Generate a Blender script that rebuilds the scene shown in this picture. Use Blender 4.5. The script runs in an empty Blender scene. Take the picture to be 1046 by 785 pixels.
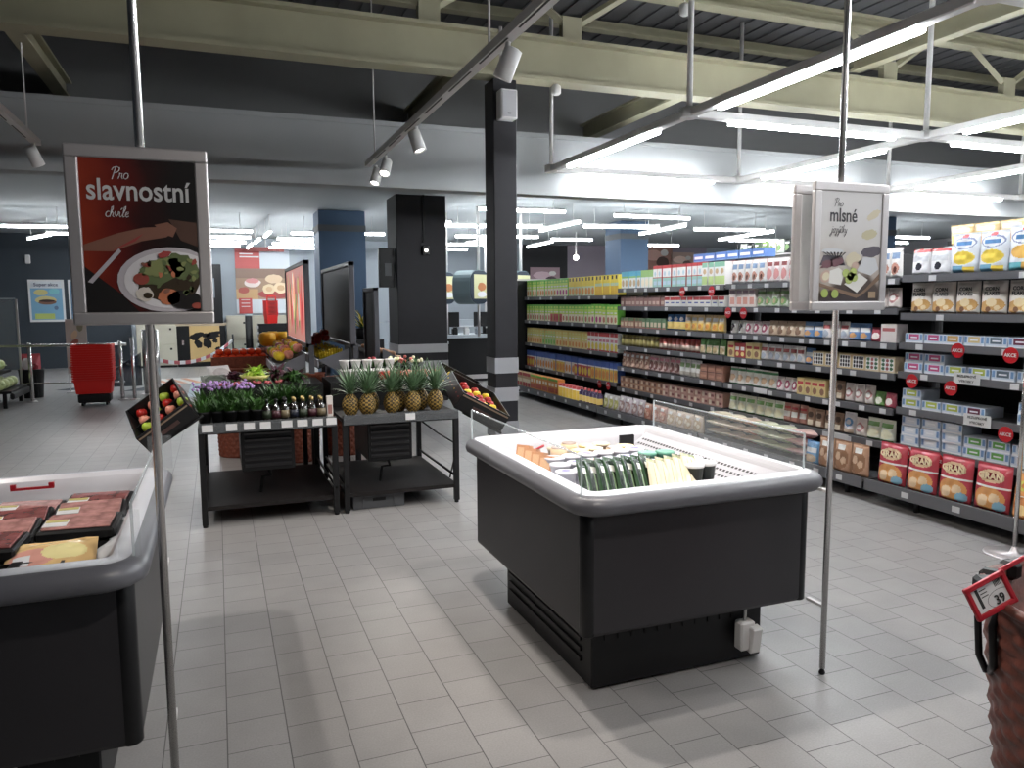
import bpy, bmesh, math, random
from mathutils import Vector, Matrix
PI = math.pi
C = bpy.context.scene.collection
S = bpy.context.scene
random.seed(7)

# ------------------------------------------------------------------ camera, world, exposure
def make_camera():
    yaw, pit, roll = math.radians(21.0), math.radians(6.15), math.radians(-0.38)
    fw = Vector((math.sin(yaw)*math.cos(pit), math.cos(yaw)*math.cos(pit), -math.sin(pit)))
    r0 = Vector((math.cos(yaw), -math.sin(yaw), 0)); u0 = r0.cross(fw)
    R = r0*math.cos(roll)+u0*math.sin(roll); U = -r0*math.sin(roll)+u0*math.cos(roll)
    cd = bpy.data.cameras.new('camera'); co = bpy.data.objects.new('camera', cd); C.objects.link(co)
    cd.sensor_fit = 'HORIZONTAL'; cd.sensor_width = 36.0; cd.lens = 36.0*780/1046
    cd.clip_start = 0.05; cd.clip_end = 200
    m = Matrix((( R.x, U.x, -fw.x, 0), (R.y, U.y, -fw.y, 0), (R.z, U.z, -fw.z, 1.6), (0, 0, 0, 1)))
    co.matrix_world = m
    S.camera = co
make_camera()
S.view_settings.view_transform = 'Standard'; S.view_settings.look = 'None'
S.view_settings.gamma = 1.0; S.view_settings.use_curve_mapping = False
S.view_settings.exposure = 0.15
W = bpy.data.worlds.new('world'); S.world = W; W.use_nodes = True
W.node_tree.nodes['Background'].inputs[0].default_value = (0.75, 0.85, 1.0, 1)
W.node_tree.nodes['Background'].inputs[1].default_value = 0.12
TUBE = 92.0         # emission of the ceiling tubes
SPOT_W = 145.0      # watts of one track spot
S.cycles.max_bounces = 6; S.cycles.diffuse_bounces = 4; S.cycles.glossy_bounces = 3
S.cycles.transmission_bounces = 4; S.cycles.transparent_max_bounces = 12
S.cycles.sample_clamp_indirect = 10.0
S.cycles.caustics_reflective = False; S.cycles.caustics_refractive = False

# ------------------------------------------------------------------ materials
MATS = {}
def mat(name, col, rough=0.5, metal=0.0, emit=0.0, noise=0.0, nscale=30.0, bump=0.0, trans=0.0, coat=0.0, spec=0.5):
    if name in MATS: return MATS[name]
    m = bpy.data.materials.new(name); m.use_nodes = True
    nt = m.node_tree; b = nt.nodes['Principled BSDF']
    b.inputs['Base Color'].default_value = (*col, 1); b.inputs['Roughness'].default_value = rough
    b.inputs['Metallic'].default_value = metal
    b.inputs['Specular IOR Level'].default_value = spec
    if coat: b.inputs['Coat Weight'].default_value = coat
    if emit:
        b.inputs['Emission Color'].default_value = (*col, 1); b.inputs['Emission Strength'].default_value = emit
    if noise or bump:
        tc = nt.nodes.new('ShaderNodeTexCoord'); n = nt.nodes.new('ShaderNodeTexNoise')
        n.inputs['Scale'].default_value = nscale; n.inputs['Detail'].default_value = 3
        nt.links.new(tc.outputs['Object'], n.inputs['Vector'])
        if noise:
            r = nt.nodes.new('ShaderNodeValToRGB')
            r.color_ramp.elements[0].position = 0.3; r.color_ramp.elements[1].position = 0.7
            r.color_ramp.elements[0].color = (*[max(0, c*(1-noise)) for c in col], 1)
            r.color_ramp.elements[1].color = (*[min(1, c*(1+noise)) for c in col], 1)
            nt.links.new(n.outputs['Fac'], r.inputs['Fac']); nt.links.new(r.outputs['Color'], b.inputs['Base Color'])
        if bump:
            bp = nt.nodes.new('ShaderNodeBump'); bp.inputs['Strength'].default_value = bump; bp.inputs['Distance'].default_value = 0.01
            nt.links.new(n.outputs['Fac'], bp.inputs['Height']); nt.links.new(bp.outputs['Normal'], b.inputs['Normal'])
    if trans:
        mix = nt.nodes.new('ShaderNodeMixShader'); t = nt.nodes.new('ShaderNodeBsdfTransparent')
        mix.inputs[0].default_value = trans
        out = nt.nodes['Material Output']
        nt.links.new(b.outputs[0], mix.inputs[1]); nt.links.new(t.outputs[0], mix.inputs[2]); nt.links.new(mix.outputs[0], out.inputs['Surface'])
    MATS[name] = m
    return m
def srgb(r, g, b):
    f = lambda c: (c/255/12.92) if c/255 <= 0.04045 else ((c/255+0.055)/1.055)**2.4
    return (f(r), f(g), f(b))
def pk(r, g, b, rough=0.42):          # print / plastic colour given in display values
    y = .3*r+.59*g+.11*b; k = .16
    w = .14 if 70 < y < 225 else 0
    q = [min(255, (c*(1-k)+y*k)*(1-w)+250*w) for c in (r, g, b)]
    return mat('print_%d_%d_%d_%d' % (r, g, b, int(rough*100)), srgb(*q), rough)

M_BLACK = mat('black_steel', (0.009, 0.009, 0.010), 0.45, spec=0.3)
M_BLACKP = mat('black_plastic', (0.009, 0.009, 0.010), 0.42, spec=0.3)
M_ANTH = mat('anthracite_panel', (0.024, 0.022, 0.025), 0.42, noise=0.08, nscale=3)
M_RIM = mat('grey_bumper', (0.125, 0.125, 0.14), 0.36)
M_WHITEP = mat('white_enamel', (0.58, 0.58, 0.62), 0.3)
M_CHROME = mat('chrome', (0.68, 0.66, 0.65), 0.26, 1.0)
M_ALU = mat('brushed_aluminium', (0.60, 0.57, 0.57), 0.42, 0.75)
M_WHITE = mat('white_paint', (0.70, 0.69, 0.68), 0.5)
M_COL = mat('column_grey', (0.030, 0.029, 0.033), 0.65, noise=0.06, nscale=4, spec=0.25)
M_COLSIDE = M_COL
M_BAND = mat('light_band', (0.42, 0.42, 0.44), 0.5)
M_BEAM = mat('beige_steel', (0.36, 0.34, 0.235), 0.6, noise=0.07, nscale=2)
M_BULK = mat('bulkhead_paint', (0.40, 0.415, 0.425), 0.8, noise=0.05, nscale=1.2)
M_CEIL = mat('low_ceiling_paint', (0.42, 0.455, 0.47), 0.8)
M_DECK = mat('roof_deck', (0.12, 0.12, 0.125), 0.65)
M_GLASS = mat('acrylic_pane', (0.85, 0.9, 0.92), 0.05, trans=0.94, spec=0.25)
M_EDGE = mat('acrylic_edge', (0.62, 0.68, 0.70), 0.15, trans=0.62)
M_TUBE = mat('tube_light', (0.93, 0.97, 1.0), 0.4, emit=TUBE)
M_TUBE_LOW = mat('low_tube_light', (0.93, 0.97, 1.0), 0.4, emit=36.0)
M_SPOTL = mat('spot_lens', (1.0, 0.96, 0.9), 0.4, emit=14.0)
M_RED = mat('red_plastic', srgb(205, 30, 24), 0.35)
M_REDD = mat('dark_red_plastic', srgb(170, 22, 38), 0.35)
M_PAPER = mat('paper', (0.68, 0.68, 0.68), 0.6)
M_INK = mat('ink', (0.02, 0.02, 0.02), 0.6)
M_SHELF = mat('shelf_steel', (0.055, 0.055, 0.06), 0.45)
M_RAIL = mat('price_rail_grey', (0.13, 0.13, 0.14), 0.4)
M_TAG = mat('price_tag_paper', (0.66, 0.66, 0.67), 0.5)
M_WICK = mat('red_brown_wicker', srgb(120, 62, 44), 0.6, noise=0.3, nscale=60, bump=0.5)
M_WICKD = mat('dark_wicker', srgb(98, 54, 44), 0.5, noise=0.35, nscale=25, bump=0.4)
M_LEAF = mat('leaf_green', srgb(62, 92, 44), 0.5, noise=0.3, nscale=40)
M_LEAFL = mat('lettuce_green', srgb(150, 190, 50), 0.5, noise=0.25, nscale=40)
M_LEAFR = mat('lettuce_red', srgb(70, 30, 45), 0.5, noise=0.4, nscale=40)
M_PINEL = mat('pineapple_leaf', srgb(96, 124, 92), 0.5, noise=0.3, nscale=25)
M_PINEY = mat('pineapple_eye', srgb(158, 128, 62), 0.55, noise=0.25, nscale=40)
M_PINED = mat('pineapple_groove', srgb(56, 46, 24), 0.7)

def floor_material():
    m = bpy.data.materials.new('grey_floor_tiles'); m.use_nodes = True
    nt = m.node_tree; b = nt.nodes['Principled BSDF']; L = nt.links.new
    tc = nt.nodes.new('ShaderNodeTexCoord'); sp = nt.nodes.new('ShaderNodeSeparateXYZ'); cb = nt.nodes.new('ShaderNodeCombineXYZ')
    ax = nt.nodes.new('ShaderNodeMath'); ax.operation = 'ADD'; ax.inputs[1].default_value = 20*0.2133-0.605
    ay = nt.nodes.new('ShaderNodeMath'); ay.operation = 'ADD'; ay.inputs[1].default_value = 20*0.2133-2.975
    L(tc.outputs['Object'], sp.inputs[0]); L(sp.outputs[0], ax.inputs[0]); L(sp.outputs[1], ay.inputs[0])
    L(ay.outputs[0], cb.inputs[0]); L(ax.outputs[0], cb.inputs[1])
    br = nt.nodes.new('ShaderNodeTexBrick'); br.offset = 0.5; br.offset_frequency = 2
    br.inputs['Scale'].default_value = 1.0; br.inputs['Brick Width'].default_value = 0.2133; br.inputs['Row Height'].default_value = 0.2133
    br.inputs['Mortar Size'].default_value = 0.0022; br.inputs['Mortar Smooth'].default_value = 0.15
    br.inputs['Color1'].default_value = (0.315, 0.305, 0.30, 1); br.inputs['Color2'].default_value = (0.345, 0.335, 0.33, 1)
    br.inputs['Mortar'].default_value = (0.10, 0.095, 0.095, 1)
    L(cb.outputs[0], br.inputs['Vector'])
    n = nt.nodes.new('ShaderNodeTexNoise'); n.inputs['Scale'].default_value = 5; n.inputs['Detail'].default_value = 6
    L(tc.outputs['Object'], n.inputs['Vector'])
    n2 = nt.nodes.new('ShaderNodeTexNoise'); n2.inputs['Scale'].default_value = 140; n2.inputs['Detail'].default_value = 2
    L(tc.outputs['Object'], n2.inputs['Vector'])
    mx = nt.nodes.new('ShaderNodeMixRGB'); mx.blend_type = 'MULTIPLY'; mx.inputs[0].default_value = 0.22
    L(br.outputs['Color'], mx.inputs[1]); L(n.outputs['Fac'], mx.inputs[2])
    mx2 = nt.nodes.new('ShaderNodeMixRGB'); mx2.blend_type = 'OVERLAY'; mx2.inputs[0].default_value = 0.18
    L(mx.outputs[0], mx2.inputs[1]); L(n2.outputs['Fac'], mx2.inputs[2])
    L(mx2.outputs[0], b.inputs['Base Color'])
    b.inputs['Roughness'].default_value = 0.36; b.inputs['Specular IOR Level'].default_value = 0.4
    bp = nt.nodes.new('ShaderNodeBump'); bp.inputs['Strength'].default_value = 0.35; bp.inputs['Distance'].default_value = 0.002; bp.invert = True
    L(br.outputs['Fac'], bp.inputs['Height']); L(bp.outputs['Normal'], b.inputs['Normal'])
    return m
M_FLOOR = floor_material()

# ------------------------------------------------------------------ mesh helpers
class MB:
    def __init__(s): s.bm = bmesh.new(); s.sm = set()
    def _mark(s, faces, mi, smooth=False):
        for f in faces: f.material_index = mi; f.smooth = smooth
    def box(s, c, d, mi=0, rot=None, bev=0.0, seg=1):
        M = Matrix.Translation(Vector(c))
        if rot is not None: M = M @ (Matrix.Rotation(rot[2], 4, 'Z') @ Matrix.Rotation(rot[1], 4, 'Y') @ Matrix.Rotation(rot[0], 4, 'X'))
        M = M @ Matrix.Diagonal((d[0], d[1], d[2], 1))
        r = bmesh.ops.create_cube(s.bm, size=1.0, matrix=M)
        fs = set(f for v in r['verts'] for f in v.link_faces)
        if bev:
            es = set(e for v in r['verts'] for e in v.link_edges)
            g = bmesh.ops.bevel(s.bm, geom=list(es), offset=bev, segments=seg, affect='EDGES', profile=0.5)
            fs = [f for f in fs if f.is_valid] + g['faces']
        s._mark(fs, mi); return s
    def tube(s, pts, r, mi=0, n=8, cap=True):
        pts = [Vector(p) for p in pts]; rings = []
        rr = r if isinstance(r, (list, tuple)) else [r]*len(pts)
        up = None
        for i, p in enumerate(pts):
            t = (pts[min(i+1, len(pts)-1)]-pts[max(i-1, 0)]).normalized()
            if up is None:
                up = Vector((0, 0, 1)) if abs(t.z) < 0.9 else Vector((1, 0, 0))
            a = t.cross(up)
            if a.length < 1e-5: a = t.cross(Vector((0, 1, 0.01)))
            a.normalize(); b = a.cross(t).normalized(); up = b
            rings.append([s.bm.verts.new(p+a*math.cos(2*PI*k/n)*rr[i]+b*math.sin(2*PI*k/n)*rr[i]) for k in range(n)])
        fs = []
        for i in range(len(rings)-1):
            for k in range(n):
                fs.append(s.bm.faces.new((rings[i][k], rings[i][(k+1) % n], rings[i+1][(k+1) % n], rings[i+1][k])))
        s._mark(fs, mi, n > 5)
        if cap:
            s._mark([s.bm.faces.new(rings[0][::-1]), s.bm.faces.new(rings[-1])], mi)
        return s
    def lathe(s, prof, c=(0, 0, 0), n=16, mi=0, fn=None, M=None, mis=None, sx=1, sy=1):
        rings = []
        for (r, z) in prof:
            ring = []
            for k in range(n):
                a = 2*PI*k/n
                q = r if fn is None else fn(r, z, a)
                p = Vector((q*math.cos(a)*sx, q*math.sin(a)*sy, z))
                if M is not None: p = M @ p
                ring.append(s.bm.verts.new(p+Vector(c)))
            rings.append(ring)
        for i in range(len(rings)-1):
            for k in range(n):
                f = s.bm.faces.new((rings[i][k], rings[i][(k+1) % n], rings[i+1][(k+1) % n], rings[i+1][k]))
                f.material_index = mis[i] if mis else mi; f.smooth = True
        for ring, m_ in ((rings[0][::-1], mis[0] if mis else mi), (rings[-1], mis[-1] if mis else mi)):
            try:
                f = s.bm.faces.new(ring); f.material_index = m_
            except ValueError: pass
        return s
    def ball(s, c, r, mi=0, n=12, sc=(1, 1, 1), rot=None):
        m = max(6, n//2)
        prof = [(max(r*math.sin(PI*i/m), r*0.02), -r*math.cos(PI*i/m)) for i in range(m+1)]
        M = Matrix.Diagonal((*sc, 1))
        if rot is not None: M = Matrix.Rotation(rot[2], 4, 'Z') @ Matrix.Rotation(rot[1], 4, 'Y') @ Matrix.Rotation(rot[0], 4, 'X') @ M
        return s.lathe(prof, c, n, mi, M=M)
    def quad(s, a, b, c, d, mi=0):
        f = s.bm.faces.new([s.bm.verts.new(Vector(p)) for p in (a, b, c, d)]); f.material_index = mi; return s
    def poly(s, pts, mi=0):
        f = s.bm.faces.new([s.bm.verts.new(Vector(p)) for p in pts]); f.material_index = mi; return s
    def prism(s, pts, vec, mi=0):
        vec = Vector(vec); a = [s.bm.verts.new(Vector(p)) for p in pts]; b = [s.bm.verts.new(Vector(p)+vec) for p in pts]
        n = len(a); fs = [s.bm.faces.new(a[::-1]), s.bm.faces.new(b)]
        for i in range(n): fs.append(s.bm.faces.new((a[i], a[(i+1) % n], b[(i+1) % n], b[i])))
        s._mark(fs, mi); return s
    def ell(s, cx, cz, rx, rz, y, mi, n=24, rot=0, jag=0):      # flat print shape on a front-facing sheet
        pts = []
        for k in range(n):
            a = -2*PI*k/n; q = 1+(random.uniform(-jag, jag) if jag else 0)
            x, z = rx*math.cos(a)*q, rz*math.sin(a)*q
            pts.append((cx+x*math.cos(rot)-z*math.sin(rot), y, cz+x*math.sin(rot)+z*math.cos(rot)))
        return s.poly(pts, mi)
    def blade(s, base, az, el, L, w, curl=0.5, mi=0, seg=3):
        p = Vector(base); side = Vector((-math.sin(az), math.cos(az), 0)); e = el; prev = None
        for i in range(seg+1):
            t = i/seg; ww = w*(1-t)**0.7*(1 if i else 0.8)
            a, b = s.bm.verts.new(p-side*ww/2), s.bm.verts.new(p+side*ww/2+Vector((0, 0, 0.0005)))
            if prev:
                f = s.bm.faces.new((prev[0], prev[1], b, a)); f.material_index = mi; f.smooth = True
            prev = (a, b)
            p = p+Vector((math.cos(az)*math.cos(e), math.sin(az)*math.cos(e), math.sin(e)))*(L/seg); e -= curl/seg
        return s
    def mesh(s, name, mats):
        bmesh.ops.recalc_face_normals(s.bm, faces=s.bm.faces[:]) if getattr(s, 'fixn', True) else None
        me = bpy.data.meshes.new(name); s.bm.to_mesh(me); s.bm.free()
        for m in (mats if isinstance(mats, (list, tuple)) else [mats]): me.materials.append(m)
        return me
    def build(s, name, mats, parent=None, loc=(0, 0, 0), rotz=0.0, rot=None):
        return link(name, s.mesh(name, mats), parent, loc, rotz, rot)

def link(name, me, parent=None, loc=(0, 0, 0), rotz=0.0, rot=None):
    o = bpy.data.objects.new(name, me); C.objects.link(o)
    o.location = loc; o.rotation_euler = rot if rot is not None else (0, 0, rotz)
    if parent is not None: o.parent = parent
    return o
import re
WORD = re.compile(r"[A-Za-z0-9][A-Za-z0-9'\u2019-]*")
def tag(o, label, cat, group=None):
    n = len(WORD.findall(label))
    if not 4 <= n <= 16: print('LABEL LENGTH', n, label)
    o['label'] = label; o['category'] = cat
    if group: o['group'] = group
    return o
def thing(name, label, cat, loc=(0, 0, 0), rotz=0.0, group=None, rot=None):
    o = bpy.data.objects.new(name, None); C.objects.link(o); o.empty_display_size = 0.05
    o.location = loc; o.rotation_euler = rot if rot is not None else (0, 0, rotz)
    return tag(o, label, cat, group)
def struct(o): o['kind'] = 'structure'; return o
def kids(o): return [x for x in C.objects if x.parent is o]
def dup(root, loc, rotz=None, label=None, cat=None, group=None, rot=None):
    r = root.copy(); C.objects.link(r); r.location = loc
    if rotz is not None: r.rotation_euler = (0, 0, rotz)
    if rot is not None: r.rotation_euler = rot
    if label: tag(r, label, cat or root.get('category'), group)
    for ch in list(root.children):
        c = ch.copy(); C.objects.link(c); c.parent = r
        for g in list(ch.children):
            d = g.copy(); C.objects.link(d); d.parent = c
    return r
ORD = ['first', 'second', 'third', 'fourth', 'fifth', 'sixth', 'seventh', 'eighth', 'ninth', 'tenth', 'eleventh', 'twelfth', 'thirteenth',
       'fourteenth', 'fifteenth', 'sixteenth', 'seventeenth', 'eighteenth', 'nineteenth', 'twentieth'] + \
      ['twenty-'+x for x in ('first', 'second', 'third', 'fourth', 'fifth', 'sixth', 'seventh', 'eighth', 'ninth')] + ['thirtieth'] + \
      ['thirty-'+x for x in ('first', 'second', 'third', 'fourth', 'fifth', 'sixth', 'seventh', 'eighth', 'ninth')]

def text_mesh(name, body, size, m, parent, loc, rot, align='CENTER', bold=0.0, shear=0.0, ext=0.0004, sx=1.0):
    cu = bpy.data.curves.new(name, 'FONT'); cu.body = body; cu.size = size; cu.align_x = align; cu.align_y = 'CENTER'
    cu.offset = bold*size; cu.shear = shear; cu.extrude = ext; cu.resolution_u = 3
    t = bpy.data.objects.new(name, cu); C.objects.link(t)
    dg = bpy.context.evaluated_depsgraph_get()
    me = bpy.data.meshes.new_from_object(t.evaluated_get(dg))
    bpy.data.objects.remove(t); me.name = name
    me.materials.clear(); me.materials.append(m)
    o = link(name, me, parent, loc, rot=rot); o.scale = (sx, 1, 1)
    return o
UPRIGHT = (PI/2, 0, 0)                     # text facing -Y
FACE_NX = (PI/2, 0, -PI/2)                 # text facing -X

# handwriting: simple cursive strokes
def arc(cx, cy, rx, ry, a0, a1, n=8): return [(cx+rx*math.cos(math.radians(a0+(a1-a0)*i/n)), cy+ry*math.sin(math.radians(a0+(a1-a0)*i/n))) for i in range(n+1)]
GL = {
 'P': ([[(0.15, -.1), (.4, 1.9)], [(-.15, 1.4), (0.0, 1.8), (.5, 2.0), (1.0, 1.8), (1.0, 1.35), (.7, 1.05), (.3, .95)]], 1.0),
 'r': ([[(0, 0), (.15, .55), (.1, 1.0), (.3, .85), (.5, .95), (.5, .3), (.7, 0)]], .68),
 'o': ([arc(.4, .5, .36, .5, 90, 460)], .85),
 'c': ([arc(.4, .5, .38, .5, 50, 310)], .68),
 'h': ([[(0, 0), (.35, 1.5), (.3, 2.0), (.1, 1.8), (.05, 0)], [(.05, .4), (.35, .95), (.55, .8), (.5, .15), (.75, 0)]], .75),
 'v': ([[(0, 1), (.15, .3), (.3, 0), (.6, .6), (.55, 1.0), (.75, .9)]], .75),
 'i': ([[(0, .9), (.05, .2), (.2, 0), (.4, .15)], [(.08, 1.3), (.35, 1.65)]], .42),
 'l': ([[(0, .2), (.4, 1.5), (.35, 2.0), (.15, 1.8), (.1, .3), (.25, 0), (.45, .15)]], .45),
 'e': ([[(0, .4), (.5, .6), (.45, .95), (.15, .9), (.05, .3), (.3, 0), (.65, .2)]], .65),
 'j': ([[(.25, 1), (.2, -.6), (-.05, -1.0), (-.25, -.7), (.1, -.2), (.5, .1)], [(.25, 1.4), (.3, 1.5)]], .5),
 'a': ([arc(.35, .5, .33, .5, 40, 330), [(.66, 1), (.6, .2), (.8, 0)]], .8),
 'z': ([[(0, .9), (.5, 1), (.3, .4), (.45, 0), (.2, -.9), (0, -.6), (.6, .1)]], .65),
 'y': ([[(0, 1), (.1, .3), (.3, .1), (.55, .5)], [(.6, 1), (.45, -.6), (.15, -1.0), (0, -.6), (.7, .1)]], .72),
 'Y': ([[(0, 1), (.1, .3), (.3, .1), (.55, .5)], [(.6, 1), (.45, -.6), (.15, -1.0), (0, -.6), (.7, .1)], [(.35, 1.3), (.6, 1.65)]], .72),
 'C': ([arc(.4, .5, .38, .5, 50, 310), [(.2, 1.6), (.4, 1.3), (.65, 1.65)]], .68),
 'k': ([[(0, 0), (.25, 2)], [(.6, 1), (.15, .5), (.4, .3), (.7, 0)]], .7),
}
def script_word(word, unit, mb, x0, z0, y, w, mi=0):
    x = 0
    for ch in word:
        st, adv = GL[ch]
        for p in st:
            q = [(x0+(x+px+0.22*pz)*unit, y, z0+pz*unit) for px, pz in p]
            mb.tube(q, w, mi, 5)
        x += adv+0.05
    return x*unit
# ------------------------------------------------------------------ the setting
def slab(name, c, d, m, **k): return struct(MB().box(c, d, **k).build(name, m))
slab('floor', (6.5, 8.5, -0.05), (27, 28, 0.1), M_FLOOR)
deck = MB()
x = -7.0
while x < 20:                                   # corrugated roof sheets running in depth
    deck.box((x+0.09, 3.6, 5.645), (0.12, 17.2, 0.035)); x += 0.3
deck.box((6.5, 3.6, 5.72), (27, 17.2, 0.14))
struct(deck.build('ceiling', M_DECK))
slab('ceiling_low', (6.5, 16.1, 3.42), (27, 12.4, 0.12), M_CEIL)
b = MB(); b.box((6.5, 9.92, 3.44), (27, 0.2, 0.78)); b.box((6.5, 9.86, 3.09), (27, 0.30, 0.10))
b.box((6.5, 9.86, 3.84), (27, 0.12, 0.06))
struct(b.build('wall_middle', M_BULK))
slab('trim_1', (6.5, 11.4, 4.6), (27, 0.16, 2.2), mat('upper_wall_grey', (0.20, 0.20, 0.205), 0.8))
M_DARKW = mat('dark_wall', srgb(52, 60, 68), 0.7)
slab('wall_back', (9.0, 22.3, 1.7), (22.2, 0.2, 3.5), mat('back_wall_grey', (0.34, 0.38, 0.42), 0.75))
slab('wall_back_dark', (-4.55, 22.25, 1.7), (4.9, 0.3, 3.5), M_DARKW)
slab('wall_left', (-7.05, 8.5, 2.8), (0.1, 28, 5.8), M_DARKW)
slab('wall_right', (20.05, 8.5, 2.8), (0.1, 28, 5.8), mat('side_wall', (0.35, 0.35, 0.37), 0.8))
slab('wall_front', (6.5, -5.5, 2.8), (27, 0.1, 5.8), mat('front_wall', (0.16, 0.16, 0.165), 0.8))
slab('wall_back_mauve', (13.0, 22.17, 2.5), (5.2, 0.06, 1.75), mat('mauve_wall', srgb(150, 140, 150), 0.8))
slab('wall_back_black', (9.6, 22.17, 1.7), (1.6, 0.06, 3.3), mat('black_wall', (0.02, 0.02, 0.022), 0.7))

# roof steel
def roof_beam(label, Y, z0, z1, x0, x1, w=0.26, cat='beam'):
    m = MB(); L = x1-x0; cx = (x0+x1)/2
    m.box((cx, Y, z0+0.02), (L, w, 0.04)); m.box((cx, Y, z1-0.02), (L, w, 0.04)); m.box((cx, Y, (z0+z1)/2), (L, 0.03, z1-z0-0.06))
    return m
t = thing('roof_beam', 'long beige steel beam crossing the hall above the slim dark column', 'beam', (0, 0, 0))
roof_beam('', 8.4, 4.11, 4.60, -6.9, 19.9).build('girder', M_BEAM, t)
for gx in (-2.6, 2.28, 3.98, 8.85, 11.2):
    MB().box((gx, 8.4, 4.735), (0.24, 0.10, 0.27)).build('gusset', M_BEAM, t)
    for s in (-1, 1):
        MB().tube([(gx+0.08*s, 8.4, 4.8), (gx+0.78*s, 8.4, 5.25)], 0.05, 0, 4).build('strut', M_BEAM, t)
roof_beam('', 8.4, 5.22, 5.42, -6.9, 19.9, 0.2).build('top_chord', M_BEAM, t)
YB = [(-1.66, 8.55, 11.3, 4.16, 'beige steel joist reaching the bulkhead behind the hanging poster of a salad plate'),
      (2.75, 8.55, 11.3, 4.16, 'beige steel joist reaching the bulkhead behind the slim dark column'),
      (5.6, 8.55, 11.3, 4.16, 'beige steel joist reaching the bulkhead beside the tube light crossing'),
      (8.05, 0.0, 8.2, 4.62, 'beige steel joist above the near tube light row, running over the aisle'),
      (5.05, 0.0, 8.2, 5.16, 'brownish steel joist high under the roof right of the track lights'),
      (11.6, 0.0, 8.2, 5.0, 'beige steel joist high under the roof at the far right')]
for x, y0, y1, z, lb in YB:
    m = MB(); L = y1-y0
    m.box((x, (y0+y1)/2, z), (0.16, L, 0.03)); m.box((x, (y0+y1)/2, z+0.22), (0.16, L, 0.03)); m.box((x, (y0+y1)/2, z+0.11), (0.025, L, 0.2))
    tag(m.build('roof_joist', M_BEAM), lb, 'beam')
for Y, lb in ((5.9, 'second purlin under the dark roof from the beam'), (3.4, 'purlin under the dark roof closest to the camera'), (10.2, 'purlin under the roof behind the long beam')):
    m = MB(); m.box((6.5, Y, 5.46), (26.6, 0.16, 0.03)); m.box((6.5, Y, 5.53), (26.6, 0.03, 0.12))
    tag(m.build('roof_purlin', M_BEAM), lb, 'beam')

# columns
def column(label, x0, x1, y0, y1, h, bands, mcol=M_COL):
    t = thing('support_column', label, 'column', ((x0+x1)/2, (y0+y1)/2, 0))
    w, d = x1-x0, y1-y0
    MB().box((0, 0, h/2), (w, d, h), bev=0.008).build('shaft', mcol, t)
    for z0, z1 in bands:
        MB().box((0, 0, (z0+z1)/2), (w+0.012, d+0.012, z1-z0)).build('light_band', M_BAND, t)
    return t
sc_ = column('slim dark grey square column with a white loudspeaker near its top', 2.99, 3.27, 8.32, 8.62, 4.09, [(0.77, 0.95), (0.44, 0.60), (0.02, 0.2)])
bc_ = column('broad dark grey column under the bulkhead behind the pineapples', 2.68, 3.49, 12.0, 12.7, 3.29, [(0.79, 0.93), (0.5, 0.66)])
for nm, x0, x1, y0, y1, lb in (('support_column', 1.86, 2.74, 15.0, 15.8, 'blue-grey column seen above the black-backed display boards'),
                               ('support_column', 8.33, 9.03, 15.0, 15.7, 'blue-grey column above the carton bay of the long shelf'),
                               ('support_column', 13.05, 13.7, 12.6, 13.3, 'blue-grey column behind the hanging poster of cheese')):
    t = thing(nm, lb, 'column', ((x0+x1)/2, (y0+y1)/2, 0))
    MB().box((0, 0, 1.675), (x1-x0, y1-y0, 3.35)).build('shaft', mat('blue_column', srgb(70, 92, 118), 0.7), t)
    MB().box((0, 0, 3.02), (x1-x0+0.02, y1-y0+0.02, 0.12)).build('band', mat('grey_band', (0.1, 0.11, 0.12), 0.7), t)
t = thing('loudspeaker', 'small white loudspeaker fixed high on the slim dark column', 'loudspeaker', (3.12, 8.32, 3.78), 0)
MB().box((0, -0.09, 0), (0.20, 0.15, 0.32), bev=0.012).build('body', M_WHITE, t)
MB().box((0, -0.168, 0.0), (0.16, 0.008, 0.28)).build('grille', mat('grille_grey', (0.45, 0.45, 0.47), 0.6), t)
MB().box((0, -0.173, -0.1), (0.04, 0.003, 0.012)).build('nameplate', M_INK, t)
MB().box((0, -0.008, 0), (0.08, 0.016, 0.12)).build('bracket', M_WHITE, t)
tag(MB().tube([(3.06, 8.25, 4.10), (3.06, 8.25, 4.62)], 0.02).build('cable_conduit', M_WHITE), 'short white conduit on the beam above the loudspeaker', 'conduit')
t = thing('wall_light', 'small lit emergency lamp on the broad dark column', 'lamp', (3.14, 12.0, 2.42))
MB().box((0, -0.03, 0), (0.12, 0.06, 0.15), bev=0.01).build('housing', M_BLACKP, t)
MB().ball((0, -0.065, 0), 0.03, sc=(1, .5, 1)).build('lens', mat('lamp_lens', (1, 0.95, 0.85), 0.4, emit=4), t)
MB().box((-0.02, -0.012, 0.5), (0.025, 0.02, 0.75)).build('cable_duct', M_BLACKP, t)

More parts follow.
